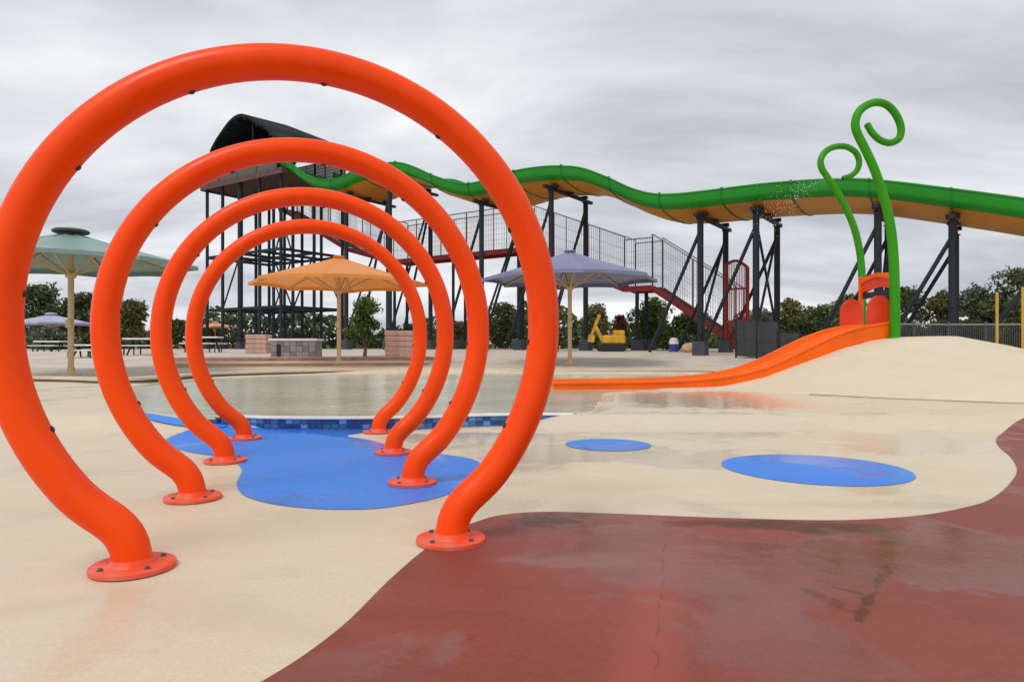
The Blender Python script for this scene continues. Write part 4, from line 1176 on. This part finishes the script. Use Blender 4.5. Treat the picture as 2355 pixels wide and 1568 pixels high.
TREES = [
 ("broad_tree", "dark spreading tree rising above the lilac umbrella at far left", 78, 50, 652, 150, LEAF_DARK, 1, 1700, .34, .30, 10, True, G1),
 ("broad_tree", "dark tree directly behind the teal umbrella pole", 185, 52, 672, 130, LEAF_DARK, 2, 1700, .34, .25, 10, True, G1),
 ("broad_tree", "olive tree framed between the second and third hoops", 300, 50, 686, 110, LEAF_OLIVE, 3, 1500, .30, .2, 9, True, G1),
 ("grey_shrub", "grey leaved shrub low under the lilac umbrella", 110, 44, 756, 120, LEAF_GREY, 4, 1300, .22, .05, 9, False, G1),
 ("broad_tree", "small dark tree behind the third hoop's left leg", 408, 54, 734, 80, LEAF_DARK, 5, 1200, .28, .15, 8, False, G1),
 ("hedge_shrub", "low dark shrub left of the tower's outer leg", 488, 62, 752, 90, LEAF_OLIVE, 6, 1200, .28, .05, 8, False, G1),
 ("hedge_shrub", "low dark shrub behind the small pink stone block", 590, 62, 768, 110, LEAF_DARK, 7, 1100, .28, .05, 8, False, G2),
 ("hedge_shrub", "low dark shrub behind the grey counter", 700, 62, 762, 130, LEAF_DARK, 8, 1200, .28, .05, 8, False, G2),
 ("hedge_shrub", "dark shrub right behind the large pink stone block", 940, 58, 748, 130, LEAF_DARK, 10, 1200, .28, .05, 8, False, G2),
 ("hedge_shrub", "dark shrub between the second and third hoops' right legs", 1055, 58, 742, 130, LEAF_OLIVE, 11, 1200, .28, .05, 8, False, G2),
 ("broad_tree", "dark tree between the two nearest hoops' right legs", 1160, 56, 698, 140, LEAF_DARK, 12, 1700, .30, .15, 10, False, G2),
 ("broad_tree", "dark tree behind the nearest hoop's right leg", 1262, 56, 706, 130, LEAF_OLIVE, 13, 1500, .30, .15, 10, False, G2),
 ("broad_tree", "olive tree behind the yellow digger", 1372, 55, 700, 120, LEAF_OLIVE, 14, 1500, .30, .12, 10, False, G2),
 ("red_shrub", "dark red leaved shrub right behind the yellow digger", 1422, 46, 722, 62, LEAF_RED, 15, 700, .22, .25, 6, False, G2),
 ("bushy_tree", "big rounded green tree below the red stair landing", 1502, 44, 688, 170, LEAF_BRIGHT, 16, 2400, .24, .08, 13, False, G2),
 ("bushy_tree", "darker green tree below the lower stair flight", 1590, 45, 712, 130, LEAF_DARK, 17, 1800, .24, .06, 11, False, G2),
 ("broad_tree", "dark tree behind the stair gate", 1700, 52, 738, 150, LEAF_DARK, 18, 1500, .28, .08, 9, False, G2),
 ("broad_tree", "olive tree just right of the paired slide legs", 1820, 50, 690, 120, LEAF_OLIVE, 19, 1700, .28, .10, 10, False, G3),
 ("broad_tree", "mid green tree behind the curve of the small slide", 1895, 48, 700, 110, LEAF_DARK, 20, 1600, .26, .08, 10, False, G3),
 ("broad_tree", "yellowish green tree left of the slide gate", 1958, 46, 672, 110, LEAF_OLIVE, 21, 1700, .26, .08, 10, False, G3),
 ("broad_tree", "pale olive tree seen between the paired slide legs", 1760, 54, 716, 110, LEAF_GREY, 31, 1500, .28, .08, 10, False, G3),
 ("broad_tree", "dark tree behind the screened fence's middle", 1855, 56, 706, 120, LEAF_DARK, 32, 1600, .28, .06, 10, False, G3),
 ("broad_tree", "dark tree behind the thick green pipe", 2085, 44, 655, 130, LEAF_DARK, 22, 1900, .25, .06, 11, False, G3),
 ("broad_tree", "olive tree behind the rightmost slide leg", 2170, 43, 664, 130, LEAF_OLIVE, 23, 1900, .25, .06, 11, False, G3),
 ("broad_tree", "grey green tree left of the first yellow pole", 2245, 42, 655, 130, LEAF_GREY, 24, 1900, .25, .06, 11, False, G3),
 ("broad_tree", "tallest dark tree at the right edge of the frame", 2340, 40, 612, 170, LEAF_DARK, 25, 2400, .26, .06, 13, False, G3),
 ("hedge_shrub", "low dark shrub in front of the trees behind the picket fence", 2200, 34, 742, 230, LEAF_DARK, 26, 1800, .22, .03, 12, False, G3),
 ("hedge_shrub", "low dark shrub at right behind the yellow poles", 2350, 32, 735, 180, LEAF_OLIVE, 27, 1600, .22, .03, 11, False, G3),
 ("hedge_shrub", "dark shrub filling the gap right of the thick green pipe", 2075, 36, 738, 150, LEAF_DARK, 29, 1500, .22, .03, 10, False, G3),
 ("hedge_shrub", "dark ground shrub behind the screened fence", 1850, 36, 745, 190, LEAF_DARK, 28, 1500, .22, .03, 10, False, G3),
]
for (nm, lab, px, Y, tp, wp, lm, sd, n, lf, lo, lb, spz, gp) in TREES:
    tree(nm, lab, px, Y, tp, wp, lm, sd, n, lf, lo, lb, spz, "shrub" if "shrub" in nm else "tree", gp)
tree("small_tree", "small bright green tree right of the orange umbrella's pole", 838, 31.0, 672, 112, LEAF_BRIGHT, 44, 2000, .15, .12, 14, True, "tree")
# distant bush that reads as one mass behind everything
rs = np.random.RandomState(77)
N_ = 26000
bx_ = rs.uniform(-75, 75, N_); by_ = 74 + rs.uniform(-2.5, 2.5, N_)
hh = 3.3 + 1.0 * np.sin(bx_ * 0.21 + 1) + 0.7 * np.sin(bx_ * 0.53) + 0.4 * np.sin(bx_ * 1.3)
bz_ = 0.7 + rs.uniform(0, 1, N_) ** 1.15 * hh
c = np.stack([bx_, by_, bz_], 1)
t1 = rs.normal(size=(N_, 3)); t1 /= np.linalg.norm(t1, axis=1)[:, None]
t2 = np.cross(t1, rs.normal(size=(N_, 3))); t2 /= np.linalg.norm(t2, axis=1)[:, None]
L = rs.uniform(0.4, 0.9, N_)[:, None]
V = np.stack([c - t1 * L * .5, c + t2 * L * .3, c + t1 * L * .5, c - t2 * L * .3], 1).reshape(-1, 3)
me = bpy.data.meshes.new("distant_bush"); me.from_pydata(V.tolist(), [], np.arange(N_ * 4).reshape(N_, 4).tolist()); me.materials.append(LEAF_DARK); me.update()
tag(link("distant_bush", me), "low line of far scrub closing the horizon", "scrub", None, "stuff")

# ================================================================ water thrown from the shorter curled pipe
rs = np.random.RandomState(9)
src = P(1938, 412, 17.9)
V, FF = [], []
for k in range(420):
    t = rs.uniform(0.02, 0.62); sp = rs.uniform(3.0, 4.6)
    dv = np.array([-1.0 + rs.normal() * 0.10, rs.normal() * 0.12 - 0.1, 0.18 + rs.normal() * 0.12])
    p = np.array(src) + dv * sp * t + np.array([0, 0, -4.9 * t * t])
    r = rs.uniform(0.003, 0.008)
    b = len(V)
    for q in ((r, 0, 0), (-r, 0, 0), (0, r, 0), (0, -r, 0), (0, 0, r * 1.8), (0, 0, -r * 1.8)): V.append(tuple(p + np.array(q)))
    for f in ((0, 2, 4), (2, 1, 4), (1, 3, 4), (3, 0, 4), (2, 0, 5), (1, 2, 5), (3, 1, 5), (0, 3, 5)): FF.append(tuple(i + b for i in f))
me = bpy.data.meshes.new("water_spray"); me.from_pydata(V, [], FF)
me.materials.append(mat("spray_water", (0.85, 0.88, 0.90), 0.1)); me.update()
tag(link("water_spray", me), "fine water droplets thrown left from the shorter curled pipe", "spray", None, "stuff")
